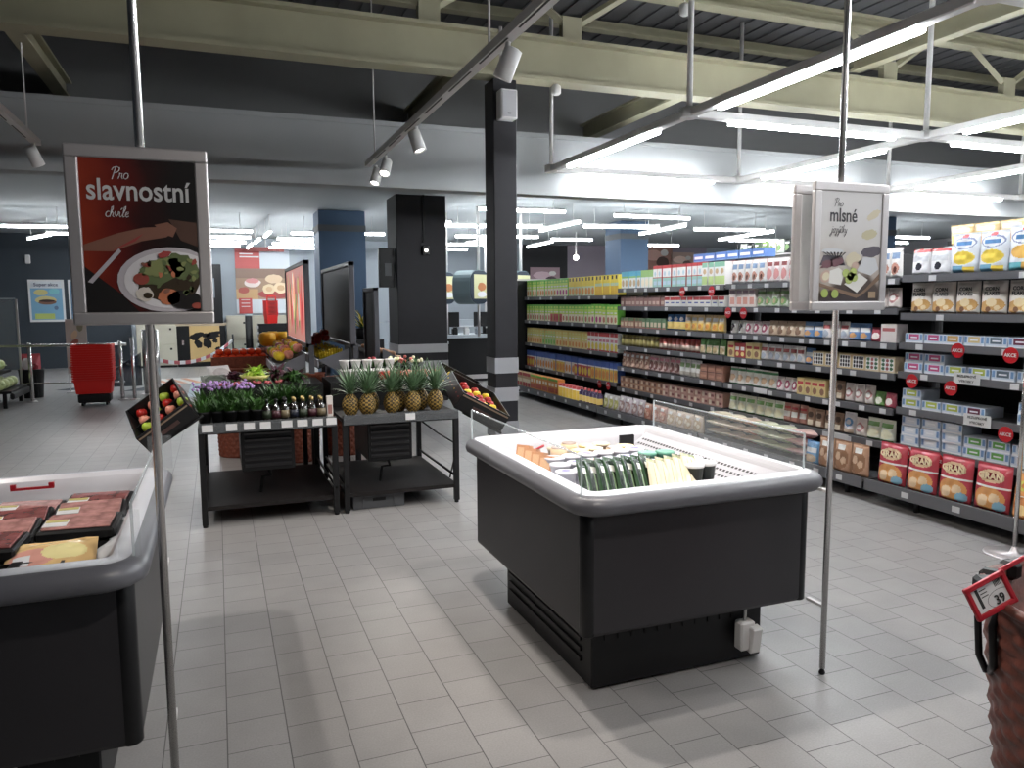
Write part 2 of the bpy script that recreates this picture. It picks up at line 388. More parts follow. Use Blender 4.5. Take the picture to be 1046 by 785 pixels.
# ------------------------------------------------------------------ tube light grid over the aisle
ZT = 3.3; NX = [4.24, 7.25, 10.15, 13.2]; NY = [0.2, 3.3, 6.33, 9.53]
def tube_lamp(a, b, label, L=2.1, frame=True, r=0.035, z=ZT, name='tube_light', group='linear tube lights of the aisle grid'):
    a, b = Vector((*a, z)), Vector((*b, z)); mid = (a+b)/2; d = (b-a).normalized(); ln = (b-a).length
    ang = math.atan2(d.y, d.x)
    t = thing(name, label, 'lamp', mid, ang, group)
    if frame:
        MB().box((0, 0, 0.055), (ln-0.14, 0.085, 0.08), bev=0.01).build('housing', M_WHITE, t)
        MB().box((0, 0, 0.0), (L, 0.07, 0.045), bev=0.015, seg=2).build('diffuser', M_TUBE, t)
    else:
        MB().box((0, 0, 0.05), (L, 0.05, 0.03)).build('housing', M_WHITE, t)
        MB().box((0, 0, 0.012), (L, 0.05, 0.05), bev=0.012).build('diffuser', M_TUBE_LOW, t)
        for s in (-1, 1): MB().tube([(s*L*0.36, 0, 0.065), (s*L*0.36, 0, 3.362-z)], 0.006, 0, 5).build('hanger', M_WHITE, t)
    return t
gi = 0
WHERE = {(0, 0): 'behind the camera'}
for i, x in enumerate(NX):
    for j in range(len(NY)-1):
        if i == 3 and j == 0: continue
        tube_lamp((x, NY[j]), (x, NY[j+1]), 'white tube light running in depth, %s row from the track lights, %s span' % (ORD[i], ['near', 'middle', 'far'][j]))
for j, y in enumerate(NY):
    for i in range(len(NX)-1):
        if j == 0: continue
        tube_lamp((NX[i], y), (NX[i+1], y), 'white tube light in the grid running across the aisle, %s crossing row, %s span' % (ORD[j-1], ORD[i]))
for i, x in enumerate(NX):
    for j, y in enumerate(NY):
        t = thing('grid_joint', 'white joint and hanger of the light grid, %s row over, %s along' % (ORD[i], ORD[j]), 'light joint', (x, y, ZT), 0, 'joints of the tube light grid')
        MB().lathe([(0.085, 0.01), (0.09, 0.02), (0.09, 0.10), (0.05, 0.115)], n=12).build('hub', M_WHITE, t)
        MB().tube([(0, 0, 0.10), (0, 0, 2.28)], 0.028, 0, 8).build('hanger', M_WHITE, t)
# low ceiling tubes beyond the bulkhead
FT = [((4.2, 12.45), (5.78, 12.4), 3.15), ((6.11, 14.3), (6.11, 12.5), 3.0), ((6.55, 13.22), (8.06, 13.0), 3.0), ((4.0, 13.9), (5.83, 13.5), 3.0),
      ((6.75, 12.4), (8.35, 12.4), 3.12), ((8.46, 14.4), (8.3, 12.45), 3.0), ((8.93, 13.1), (10.49, 12.9), 3.0), ((11.06, 15.2), (10.8, 13.0), 3.0), ((11.35, 15.21), (12.75, 15.0), 3.0),
      ((4.86, 16.0), (6.68, 15.72), 3.0), ((7.2, 16.2), (8.2, 16.1), 3.0), ((4.4, 18.4), (6.4, 18.2), 3.0), ((4.6, 20.2), (6.4, 20.0), 3.0), ((3.9, 15.2), (3.95, 13.3), 3.0),
      ((5.7, 17.9), (5.9, 16.4), 3.0), ((7.6, 18.6), (7.5, 16.8), 3.0), ((9.6, 17.2), (11.2, 17.1), 3.0), ((13.9, 13.4), (15.5, 13.3), 3.0), ((14.2, 14.9), (16.4, 14.7), 3.0), ((14.2, 16.2), (16.4, 16.1), 3.0), ((17.0, 13.2), (18.8, 13.1), 3.0),
      ((-4.7, 16.4), (-2.3, 16.1), 3.0), ((-3.1, 17.7), (-1.6, 17.6), 3.0), ((-2.6, 19.2), (-1.2, 19.1), 3.0), ((-3.7, 19.2), (-3.05, 17.9), 3.0), ((-2.9, 20.9), (-2.5, 19.7), 3.0),
      ((-0.9, 16.2), (0.72, 16.05), 3.0), ((-0.8, 17.7), (0.75, 17.6), 3.0), ((-0.8, 19.1), (0.7, 19.0), 3.0), ((-0.8, 20.4), (0.6, 20.3), 3.0),
      ((1.06, 16.1), (1.02, 17.3), 3.0), ((0.95, 17.9), (0.9, 19.1), 3.0), ((0.85, 19.6), (0.8, 20.9), 3.0), ((1.47, 16.28), (3.32, 15.96), 3.0), ((1.3, 17.8), (2.8, 17.7), 3.0), ((1.3, 19.2), (2.9, 19.1), 3.0), ((1.3, 20.6), (3.0, 20.5), 3.0)]
FT = sorted(FT[:21], key=lambda q: q[0][1]+q[1][1])+sorted(FT[21:], key=lambda q: q[0][1]+q[1][1])
for k, (a, b_, z) in enumerate(FT):
    L = (Vector(a)-Vector(b_)).length
    tube_lamp(a, b_, 'slim tube light under the low ceiling over the %s, %s counted from the bulkhead' % ('checkouts' if k < 21 else 'entrance', ORD[k if k < 21 else k-21]), L, False, z=z, group='tube lights under the low ceiling')
for k, x in enumerate((4.6, 7.2)):  # fill tubes out of view, added to light the poster fronts
    tube_lamp((x-1.7, -2.6), (x+1.7, -2.6), 'white tube light crossing behind the camera, %s from the left' % ORD[k])
    for s in (-1, 1): tag(MB().tube([(x+s*1.2, -2.6, ZT+.096), (x+s*1.2, -2.6, 5.6)], .01, 0, 6).build('tube_hanger', M_WHITE), 'thin white hanger of the added tube light behind the camera, %s of the row' % ORD[2*k+(s+1)//2], 'hanger')

# ------------------------------------------------------------------ track lights
def track(label, x, y0, y1, z=3.28):
    t = thing('light_track', label, 'light track', (x, (y0+y1)/2, z), 0)
    L = y1-y0
    MB().box((0, 0, 0), (0.075, L, 0.06)).build('rail', M_WHITE, t)
    m = MB()
    k = -L/2+0.3
    while k < L/2-0.5:
        m.box((-0.02, k+0.3, -0.0315), (0.012, 0.55, 0.004)); k += 0.75
    m.build('slot', M_BLACKP, t)
    for q in (-0.45, 0.0, 0.45): MB().tube([(0, q*L, 0.03), (0, q*L, 5.55-z if True else 1)], 0.009, 0, 6).build('hanger', M_WHITE, t)
    return t
track('long white light track hanging above the produce tables', 1.80, 0.6, 9.55)
track('white light track at the upper left behind the salad poster', -1.67, 0.6, 9.4)
track('white light track above the left chest, over the camera', 0.95, -0.5, 4.2)
def spot(x, y, aim, label, z=3.26, power=1.0, size=62):
    t = thing('track_spotlight', label, 'spotlight', (x, y, z), 0, 'white spotlights on the tracks')
    d = (Vector(aim)-Vector((x, y, z-0.16))).normalized()
    MB().tube([(0, 0, -0.02), (0, 0, -0.1)], 0.018).build('stem', M_WHITE, t)
    q = d.to_track_quat('-Z', 'Y').to_matrix().to_4x4(); M = Matrix.Translation((0, 0, -0.15)) @ q
    MB().lathe([(0.03, 0.10), (0.058, 0.09), (0.062, -0.10), (0.052, -0.105), (0.05, -0.085)], n=20, M=M).build('can', M_WHITE, t)
    MB().lathe([(0.049, -0.086), (0.03, -0.088), (0.001, -0.089)], n=20, M=M).build('lens', M_SPOTL, t)
    ld = bpy.data.lights.new('spot_lamp', 'SPOT'); ld.energy = SPOT_W*power; ld.spot_size = math.radians(size); ld.spot_blend = 0.6
    ld.shadow_soft_size = 0.045; ld.color = (1.0, 0.93, 0.86)
    lo = bpy.data.objects.new('spot_lamp', ld); C.objects.link(lo)
    lo.location = Vector((x, y, z-0.15))+d*0.13
    lo.rotation_euler = d.to_track_quat('-Z', 'Y').to_euler()
spot(-1.67, 3.15, (0.5, 4.5, 0), 'white spotlight on the left track above the left chest', power=0.9, size=80)
spot(-1.67, 5.6, (0.2, 6.6, 0.6), 'white spotlight on the left track level with the herb table', power=0.7)
spot(-1.67, 7.2, (-2.0, 8.6, 0), 'white spotlight on the left track above the aisle to the entrance', power=0.9, size=105)  # added lamp outside the frame, lifts the dim floor toward the entrance
spot(-1.67, 4.4, (-2.6, 5.8, 0), 'white spotlight on the left track over the tiles beyond the meat chest', power=0.7, size=100)  # second added fill, unseen, brightens the tiles at the left
spot(-1.67, 9.2, (-0.6, 10.5, 0.0), 'lit white spotlight at the far end of the left track', power=0.8)
spot(1.80, 2.7, (1.2, 4.2, 0), 'white spotlight of the long track above the cheese chest', power=0.95, size=85)
spot(1.80, 4.72, (1.0, 5.6, 0.7), 'large lit white spotlight on the long track close to the camera', power=0.6, size=70)
spot(1.82, 7.2, (2.5, 6.6, 0.6), 'white spotlight on the long track pointing away toward the shelf', power=0.4)
spot(1.84, 8.7, (1.0, 7.2, 0.8), 'white spotlight close to the far end of the long track', power=0.9)
spot(1.86, 9.35, (1.0, 8.4, 0.6), 'lit white spotlight at the very end of the long track', power=0.6)
spot(0.95, 3.5, (2.7, 2.8, 0.2), 'white spotlight over the gap between the two chests', power=1.25, size=90)
spot(0.95, 0.8, (1.1, 2.4, 0.0), 'white spotlight behind the camera above the tiles', power=0.7, size=85)
spot(0.95, -0.3, (2.36, 2.45, 1.8), 'white spotlight behind the camera aimed at the cheese poster', power=0.6, size=26)  # added out of view only to brighten the cheese print
spot(0.95, 0.2, (-0.19, 2.45, 1.75), 'white spotlight behind the camera aimed at the salad poster', power=0.26, size=26)  # likewise an added, unseen fill for the salad print and frame
t = thing('smoke_detector', 'small white detector hanging below the roof beam', 'detector', (3.80, 8.4, 4.05))
MB().lathe([(0.03, 0.06), (0.055, 0.04), (0.055, -0.04), (0.03, -0.06)], n=12).build('body', M_WHITE, t)
t = thing('smoke_detector', 'small white detector high under the roof right of the track', 'detector', (4.94, 7.5, 4.78))
MB().lathe([(0.04, 0.06), (0.06, 0.04), (0.06, -0.05), (0.03, -0.07)], n=12).build('body', M_WHITE, t)
MB().tube([(0, 0, 0.05), (0, 0, 0.8)], 0.008, 0, 5).build('cable', M_WHITE, t)
# ------------------------------------------------------------------ chest freezers
def chest(name, label, X0, X1, Y0, Y1, base, deck_z=0.70, right_wall_grille=True):
    t = thing(name, label, 'display chest', (0, 0, 0))
    cx, cy = (X0+X1)/2, (Y0+Y1)/2; W_, L_ = X1-X0, Y1-Y0
    # dark body: hollow upper box
    m = MB()
    bx0, bx1, by0, by1 = X0+0.07, X1-0.05, Y0+0.10, Y1-0.06
    m.box(((bx0+bx1)/2, (by0+by1)/2, 0.43), (bx1-bx0-0.03, by1-by0-0.03, 0.30))
    for c, d in ((((bx0+bx1)/2, by0+0.02, 0.535), (bx1-bx0-0.03, 0.04, 0.53)), (((bx0+bx1)/2, by1-0.02, 0.535), (bx1-bx0-0.03, 0.04, 0.53)),
                 ((bx0+0.02, (by0+by1)/2, 0.535), (0.04, by1-by0-0.03, 0.53)), ((bx1-0.02, (by0+by1)/2, 0.535), (0.04, by1-by0-0.03, 0.53))):
        m.box(c, d, bev=0.018, seg=2)
    m.build('body', M_ANTH, t)
    for (qx, qy) in ((bx0+0.004, by0+0.004), (bx1-0.004, by0+0.004)):
        m = MB(); m.lathe([(0.03, 0.275), (0.034, 0.28), (0.034, 0.785), (0.03, 0.79)], (qx+(0.026 if qx < cx else -0.026), qy+0.026, 0), 14)
        m.build('corner_profile', M_BLACKP, t)
    a0, a1, c0, c1 = base
    m = MB(); m.box(((a0+a1)/2, (c0+c1)/2, 0.16), (a1-a0, c1-c0, 0.30), bev=0.006)
    pl = m.build('plinth', M_BLACK, t)
    m = MB()
    for k in range(4):
        m.box((a0-0.004, (c0+c1)/2+0.02, 0.10+0.045*k), (0.012, (c1-c0)*0.86, 0.014))
    m.build('vent_slots', M_BLACKP, pl)
    m = MB()
    for k in range(12): m.box((a0+0.08+(a1-a0-0.16)*k/11, c0-0.002, 0.235), (0.045, 0.008, 0.05))
    m.build('vent_grille', M_BLACKP, pl)
    for fx in (a0+0.06, a1-0.06):
        for fy in (c0+0.06, c1-0.06): MB().tube([(fx, fy, 0.0), (fx, fy, 0.02)], 0.025).build('foot', M_BLACKP, t)
    # bumper rim: rounded rectangle sweep
    def rr(off, z, R=0.13, n=7):
        pts = []
        x0, x1, y0, y1 = X0-off, X1+off, Y0-off, Y1+off; r = R+off
        for (qx, qy, a) in ((x1-r, y1-r, 0), (x0+r, y1-r, 90), (x0+r, y0+r, 180), (x1-r, y0+r, 270)):
            for k in range(n+1):
                an = math.radians(a+90*k/n); pts.append((qx+r*math.cos(an), qy+r*math.sin(an), z))
        return pts
    m = MB(); prof = [(-0.095, 0.783), (-0.028, 0.785), (-0.007, 0.796), (0, 0.818), (-0.005, 0.838), (-0.018, 0.852), (-0.036, 0.860), (-0.05, 0.861)]
    rings = [[m.bm.verts.new(p) for p in rr(o, z)] for o, z in prof]
    for i in range(len(rings)-1):
        n = len(rings[i])
        for k in range(n):
            f = m.bm.faces.new((rings[i][k], rings[i][(k+1) % n], rings[i+1][(k+1) % n], rings[i+1][k])); f.smooth = True
    m.build('bumper_rim', M_RIM, t)
    m = MB(); prof = [(-0.05, 0.861), (-0.10, 0.866), (-0.115, 0.85), (-0.13, 0.80), (-0.16, 0.68)]
    rings = [[m.bm.verts.new(p) for p in rr(o, z)] for o, z in prof]
    for i in range(len(rings)-1):
        n = len(rings[i])
        for k in range(n):
            f = m.bm.faces.new((rings[i][k], rings[i][(k+1) % n], rings[i+1][(k+1) % n], rings[i+1][k])); f.smooth = i != 1
    m.bm.faces.new(rings[-1])
    m.build('inner_tub', M_WHITEP, t)
    MB().box((cx, cy, deck_z-0.005), (W_-0.33, L_-0.33, 0.01)).build('deck', M_WHITEP, t)
    return t
CH = chest('display_chest', 'dark grey chest with white tub of cheeses beside the cheese poster', 1.22, 2.44, 2.49, 4.00, (1.37, 2.22, 2.68, 3.66))
# sloping perforated air grille on the aisle side
m = MB(); x0, z0, x1, z1 = 2.12, 0.70, 2.315, 0.835
m.quad((x0, 2.66, z0), (x0, 3.84, z0), (x1, 3.84, z1), (x1, 2.66, z1), 0)
for i in range(40):
    for j in range(4):
        y = 2.72+i*0.0275; f = 0.30+0.15*j
        a = Vector((x0, y, z0)).lerp(Vector((x1, y, z1)), f)+Vector((-0.0006, 0, 0.0009)); bq = Vector((x0, y, z0)).lerp(Vector((x1, y, z1)), f+0.055)+Vector((-0.0006, 0, 0.0009))
        m.quad(a, a+Vector((0, 0.017, 0)), bq+Vector((0, 0.017, 0)), bq, 1)
m.quad((x0, 2.66, 0.60), (x0, 3.84, 0.60), (x0, 3.84, z0), (x0, 2.66, z0), 0)
m.build('air_grille', [M_WHITEP, mat('perforation', (0.06, 0.06, 0.065), 0.6)], CH)
CL = chest('display_chest', 'dark grey chest with white tub of meat trays beside the salad poster', -1.46, -0.22, 2.34, 3.84, (-1.30, -0.40, 2.56, 3.50))
def guard(parent, x, y0, y1, z0=0.858, h=0.16):
    g = MB().box((x, (y0+y1)/2, z0+h/2), (0.006, y1-y0, h)).build('glass_guard', M_GLASS, parent)
    m = MB(); m.box((x, (y0+y1)/2, z0+h), (0.008, y1-y0, 0.006))
    m.box((x, y0, z0+h/2), (0.008, 0.006, h)); m.box((x, y1, z0+h/2), (0.008, 0.006, h))
    m.build('pane_edge', M_EDGE, g)
    return g
guard(CH, 1.262, 2.56, 3.90); guard(CH, 2.375, 2.62, 3.86)
MB().box((1.30, 2.535, 0.93), (0.05, 0.008, 0.15)).build('clear_bracket', M_GLASS, CH)
MB().box((2.375, 2.58, 0.92), (0.05, 0.012, 0.13)).build('clear_bracket', M_GLASS, CH)
guard(CL, -0.262, 2.45, 3.74)
MB().box((-0.27, 3.76, 0.93), (0.10, 0.012, 0.15)).build('clear_bracket', M_GLASS, CL)
MB().box((-0.27, 2.44, 0.93), (0.06, 0.012, 0.14)).build('clear_bracket', M_GLASS, CL)
def socket(label, x, y, z):
    t = thing('power_box', label, 'power box', (x, y, z))
    MB().box((0, -0.03, 0), (0.075, 0.055, 0.13), bev=0.008).build('housing', M_WHITE, t)
    MB().box((0.03, -0.055, -0.015), (0.055, 0.045, 0.12), rot=(0.15, 0, 0), bev=0.006).build('flap', M_WHITE, t)
    MB().tube([(0.0, -0.03, 0.06), (0.0, -0.032, 0.14), (0.005, -0.02, 0.20)], 0.006, 0, 6).build('cable', M_WHITE, t)
socket('white power box on the plinth of the cheese chest', 2.10, 2.67, 0.14)
socket('white power box hanging below the front of the meat chest', -0.62, 2.55, 0.10)

# ------------------------------------------------------------------ poster stands beside the chests
def poster_stand(label, px, py, ztop, sx0, sx1, sz0, sz1, double):
    t = thing('poster_stand', label, 'poster stand', (0, 0, 0))
    MB().tube([(px, py, 0.025), (px, py, ztop)], 0.0125, 0, 14).build('pole', M_CHROME, t)
    MB().lathe([(0.0125, 0.0), (0.014, 0.008), (0.008, 0.02), (0.008, 0.03)], (px, py, 0), 12).build('foot', M_BLACKP, t)
    for z in (0.30, 0.80): MB().box((px, py+0.05, z), (0.02, 0.10, 0.012)).build('bracket', M_WHITE, t)
    out = []
    for sgn in ((-1, 1) if double else (-1,)):
        yb = py+sgn*(0.055 if double else 0.03)
        w, h = sx1-sx0, sz1-sz0; cx, cz = (sx0+sx1)/2, (sz0+sz1)/2; fw = 0.036
        m = MB()
        for c, d in (((cx, yb, sz1-fw/2), (w, 0.02, fw)), ((cx, yb, sz0+fw/2), (w, 0.02, fw)), ((sx0+fw/2, yb, cz), (fw, 0.02, h-2*fw+0.004)), ((sx1-fw/2, yb, cz), (fw, 0.02, h-2*fw+0.004))):
            m.box(c, d, bev=0.005, seg=2)
        fr = m.build('snap_frame', M_ALU, t)
        MB().box((cx, yb, cz), (w-2*fw+0.006, 0.008, h-2*fw+0.006)).build('backing', M_PAPER, fr)
        out.append((fr, sx0+fw, sx1-fw, sz0+fw, sz1-fw, yb-0.0045))
    return t, out[0]
def gradient_print(name, stops, axis='X', lo=0.0, hi=1.0):
    m = bpy.data.materials.new(name); m.use_nodes = True; nt = m.node_tree; b = nt.nodes['Principled BSDF']
    tc = nt.nodes.new('ShaderNodeTexCoord'); sp = nt.nodes.new('ShaderNodeSeparateXYZ'); mr = nt.nodes.new('ShaderNodeMapRange'); cr = nt.nodes.new('ShaderNodeValToRGB')
    mr.inputs['From Min'].default_value = lo; mr.inputs['From Max'].default_value = hi
    nt.links.new(tc.outputs['Object'], sp.inputs[0]); nt.links.new(sp.outputs[axis], mr.inputs['Value'])
    n = nt.nodes.new('ShaderNodeTexNoise'); n.inputs['Scale'].default_value = 9; nt.links.new(tc.outputs['Object'], n.inputs['Vector'])
    ad = nt.nodes.new('ShaderNodeMath'); ad.operation = 'MULTIPLY_ADD'; ad.inputs[1].default_value = 0.35; nt.links.new(n.outputs['Fac'], ad.inputs[0]); nt.links.new(mr.outputs[0], ad.inputs[2])
    e = cr.color_ramp.elements
    while len(e) > 1: e.remove(e[-1])
    e[0].position = stops[0][0]+0.17; e[0].color = (*srgb(*stops[0][1]), 1)
    for p, c in stops[1:]:
        q = e.new(min(1, p+0.17)); q.color = (*srgb(*c), 1)
    nt.links.new(ad.outputs[0], cr.inputs['Fac']); nt.links.new(cr.outputs['Color'], b.inputs['Base Color']); b.inputs['Roughness'].default_value = 0.35
    return m
# salad poster
PX, PY = -0.185, 2.47
t, (fr, x0, x1, z0, z1, y) = poster_stand('salad poster reading Pro slavnostni chvile in a silver frame on a chrome pole', PX, PY, 5.5, -0.375, -0.008, 1.542, 2.04, False)
w, h = x1-x0, z1-z0
P = lambda u, v, k=1: (x0+u*w, y-0.0008*k, z0+v*h)
m = MB(); m.quad(P(0, 0), P(1, 0), P(1, 1), P(0, 1), 0)
m.build('poster_print', gradient_print('festive_print', [(0.0, (150, 52, 30)), (0.3, (105, 26, 20)), (0.55, (48, 16, 16)), (0.8, (22, 18, 18))], 'X', x0, x1), fr)
m = MB()
cols = [pk(92, 62, 50), pk(190, 182, 190), pk(226, 222, 226), pk(74, 92, 38), pk(150, 40, 24), pk(196, 92, 46), pk(58, 44, 26), pk(26, 22, 22), pk(130, 70, 48), pk(168, 34, 30), pk(120, 130, 60), pk(212, 200, 186)]
def clip(pts): return [(min(x1, max(x0, a)), b, min(z1, max(z0, c))) for a, b, c in pts]
def E_(u, v, ru, rv, mi, k, rot=0, jag=0, n=28):
    pts = []
    for i in range(n):
        a = -2*PI*i/n; q = 1+(random.uniform(-jag, jag) if jag else 0)
        px, pz = ru*w*math.cos(a)*q, rv*w*math.sin(a)*q
        pts.append((x0+u*w+px*math.cos(rot)-pz*math.sin(rot), y-0.0008*k, z0+v*h+px*math.sin(rot)+pz*math.cos(rot)))
    m.poly(clip(pts), mi)
m.poly(clip([P(0, .0, 2), P(.45, .0, 2), P(.3, .12, 2), P(.0, .30, 2)]), 7)
m.poly(clip([P(0, .44, 2), P(.30, .52, 2), P(.52, .56, 2), P(.72, .57, 2), P(.80, .54, 2), P(.72, .50, 2), P(.5, .47, 2), P(.25, .40, 2), P(0, .40, 2)]), 8)   # sleeve and hand
m.poly(clip([P(.62, .58, 3), P(.74, .60, 3), P(.82, .56, 3), P(.78, .50, 3), P(.70, .52, 3)]), 8)
m.poly(clip([P(.24, .40, 3), P(.45, .47, 3), P(.52, .52, 3), P(.40, .47, 3), P(.28, .42, 3)]), 9)
m.poly(clip([P(.02, .20, 3), P(.30, .42, 3), P(.32, .40, 3), P(.06, .19, 3)]), 1)                            # cutlery
m.poly(clip([P(.75, .62, 2), P(1, .60, 2), P(1, .44, 2), P(.85, .48, 2)]), 0)
E_(.74, .215, .47, .315, 1, 4, 0.05); E_(.75, .215, .42, .275, 2, 5, 0.05)
E_(.74, .21, .31, .20, 6, 6, 0.2, .08); E_(.66, .27, .22, .12, 3, 7, 0.3, .16); E_(.86, .30, .16, .12, 3, 7, -.4, .16)
E_(.62, .30, .13, .07, 10, 8, .5, .2); E_(.48, .22, .07, .055, 4, 8); E_(.50, .12, .08, .07, 11, 8, 0, .1); E_(.53, .11, .04, .03, 6, 9)
E_(.72, .10, .10, .08, 5, 8, 0, .08); E_(.86, .08, .16, .09, 7, 8, 0, .06); E_(.97, .04, .05, .03, 4, 9)
random.seed(3)
for k in range(26): E_(random.uniform(.5, .98), random.uniform(.12, .36), .03, .02, random.choice([3, 3, 10, 4, 8, 6, 5]), 9+k % 3, random.random()*3, .25, 10)
E_(.70, .385, .06, .03, 9, 13, 0.3, .2, 12)
m.fixn = False
m.build('food_picture', cols, fr)
text_mesh('lettering', 'slavnostní', 0.082, M_PAPER, fr, (x0+.50*w, y-.002, z0+.795*h), UPRIGHT, bold=0.016, sx=0.82)
m = MB(); script_word('Pro', 0.0165, m, x0+.27*w, z0+.872*h, y-.003, 0.0013); m.build('script_lettering', M_PAPER, fr)
m = MB(); script_word('chvile', 0.0150, m, x0+.20*w, z0+.625*h, y-.003, 0.0013); m.build('script_lettering', M_PAPER, fr)
# cheese poster
t, (fr, x0, x1, z0, z1, y) = poster_stand('cheese poster reading Pro mlsne jazycky in a silver frame on a chrome pole', 2.36, 2.45, 5.5, 2.175, 2.555, 1.557, 2.058, True)
w, h = x1-x0, z1-z0
m = MB(); m.quad(P(0, 0), P(1, 0), P(1, 1), P(0, 1), 0)
m.build('poster_print', gradient_print('cheese_print', [(0.0, (70, 62, 64)), (0.13, (90, 78, 72)), (0.22, (196, 186, 178)), (0.55, (226, 224, 222)), (0.8, (232, 231, 232))], 'Z', z0, z1), fr)
m = MB()
cols = [pk(78, 70, 84), pk(236, 236, 232), pk(176, 200, 84), pk(150, 178, 60), pk(160, 128, 92), pk(112, 60, 72), pk(226, 214, 180), pk(206, 168, 150), pk(60, 54, 58), pk(206, 196, 150), pk(216, 220, 226), pk(120, 86, 60)]
E_(.80, .62, .13, .06, 9, 2, .2, .1); E_(.86, .80, .12, .05, 6, 2, .5, .1); E_(.85, .46, .18, .07, 0, 2, .1, .1)
m.poly(clip([P(0, .33, 2), P(.42, .33, 2), P(.36, .42, 2), P(.06, .42, 2)]), 0); E_(.2, .46, .18, .035, 10, 3)
m.poly(clip([P(0, .17, 3), P(.65, .06, 3), P(.78, .12, 3), P(1, .26, 3), P(1, .20, 3), P(.72, .06, 3), P(.62, .03, 3), P(0, .14, 3)]), 11)
m.poly(clip([P(0, .30, 2), P(.40, .34, 2), P(.30, .42, 2), P(.10, .36, 2)]), 5)
E_(.28, .36, .11, .05, 5, 4, .3, .1); E_(.12, .34, .09, .05, 5, 4, 0, .1); E_(.55, .38, .13, .10, 6, 4, 0, .08); E_(.58, .33, .06, .05, 7, 5)
E_(.10, .23, .09, .075, 7, 4, 0.5); E_(.10, .23, .06, .05, 6, 5, .5)
m.poly(clip([P(.15, .17, 5), P(.35, .15, 5), P(.40, .27, 5), P(.30, .31, 5), P(.16, .28, 5)]), 1)
m.poly(clip([P(.62, .28, 4), P(.85, .24, 4), P(.98, .30, 4), P(.92, .40, 4), P(.72, .41, 4), P(.62, .36, 4)]), 10)
m.poly(clip([P(.40, .16, 6), P(.62, .08, 6), P(.80, .20, 6), P(.64, .26, 6)]), 1)
for u, v in ((.42, .26), (.50, .23), (.47, .20), (.54, .27), (.56, .22), (.08, .075), (.25, .07)): E_(u, v, .058, .055, 2 if u > .4 else 3, 8)
for k in range(7): m.poly([P(.02+.06*k, .45, 9), P(.05+.06*k, .45, 9), P(.22+.01*k, .38, 9)], 8)
m.quad(P(.82, .03, 5), P(.94, .03, 5), P(.94, .09, 5), P(.82, .09, 5), 4)
m.fixn = False
m.build('food_picture', cols, fr)
MG = pk(70, 68, 76)
text_mesh('lettering', 'mlsné', 0.074, MG, fr, (x0+.36*w, y-.002, z0+.782*h), UPRIGHT, bold=0.012, sx=0.80)
m = MB(); script_word('Pro', 0.0165, m, x0+.20*w, z0+.865*h, y-.003, 0.0009); m.build('script_lettering', MG, fr)
m = MB(); script_word('jazYCky', 0.0155, m, x0+.16*w, z0+.628*h, y-.003, 0.0010); m.build('script_lettering', MG, fr)
# ------------------------------------------------------------------ package kinds (front at y=0 facing -Y, standing on z=0)
random.seed(11)
def art_faces(m, fn, nx, nz, w, h, yf):
    V = [[m.bm.verts.new((-w/2+w*i/nx, yf(i/nx, k/nz), h*k/nz)) for i in range(nx+1)] for k in range(nz+1)]
    for k in range(nz):
        for i in range(nx):
            f = m.bm.faces.new((V[k][i], V[k][i+1], V[k+1][i+1], V[k+1][i])); f.material_index = fn((i+.5)/nx, (k+.5)/nz); f.smooth = True
    return V
def art(spec):
    """spec: list of ('r',u0,v0,u1,v1,mi) or ('e',u,v,ru,rv,mi), later ones on top"""
    def fn(u, v):
        c = 0
        for s in spec:
            if s[0] == 'r':
                if s[1] <= u <= s[3] and s[2] <= v <= s[4]: c = s[5]
            elif ((u-s[1])/s[3])**2+((v-s[2])/s[4])**2 <= 1: c = s[5]
        return c
    return fn
def carton(w, d, h, cols, spec, nx=10, nz=14):
    nx, nz = nx*2, nz*2; m = MB(); m.fixn = False
    m.box((0, d/2+0.0005, h/2), (w, d, h), 0)
    art_faces(m, art(spec), nx, nz, w*.995, h, lambda u, v: 0.0)
    return m.mesh('carton', [pk(*c) for c in cols])
def pouch(w, d, h, cols, spec, nx=10, nz=12, rough=0.25, crimp=0.06):
    nx, nz = nx*2, nz*2; m = MB(); m.fixn = False; rnd = random.Random(int(w*1e4+h*1e3))
    def bul(u, v):
        a = max(0, 1-abs(2*u-1)**2.4)**.6; b_ = 0 if v > 1-crimp else min(1, (v/.08))**.5*max(0, (1-crimp-v)/(1-crimp))**.38
        if v < 0.001: b_ = 0.25
        return a*b_
    G = [[rnd.uniform(-1, 1)*.06*d for _ in range(9)] for _ in range(11)]
    def nz_(u, v):
        a, b_ = u*7, v*9; i, j = int(a), int(b_); a -= i; b_ -= j
        return (G[j][i]*(1-a)+G[j][i+1]*a)*(1-b_)+(G[j+1][i]*(1-a)+G[j+1][i+1]*a)*b_
    def yf(u, v): return d/2-d/2*bul(u, v)+nz_(u, v)*min(1, 8*u*(1-u))
    def yb(u, v): return d/2+d/2*bul(u, v)
    art_faces(m, art(spec), nx, nz, w, h, yf)
    V = art_faces(m, lambda u, v: 0, nx, nz, w, h, yb)
    return m.mesh('pouch', [pk(*c, rough) for c in cols])
def jar(r, h, cols, bands, n=12):
    """bands: list of (z0,z1,mi,rf)"""
    m = MB(); prof = []; mis = []
    for z0, z1, mi, rf in bands:
        prof += [(r*rf, h*z0), (r*rf, h*z1)]; mis += [mi, mi]
    m.lathe(prof, (0, r, 0), n, 0, mis=mis[:-1]+[mis[-1]])
    return m.mesh('jar', [pk(*c, .3) for c in cols])
R_ = lambda a, b, c, d, m: ('r', a, b, c, d, m)
O_ = lambda a, b, c, d, m: ('e', a, b, c, d, m)
KIND = {}
def kind(key, me, w, cat, name): KIND[key] = (me, w, cat, name)
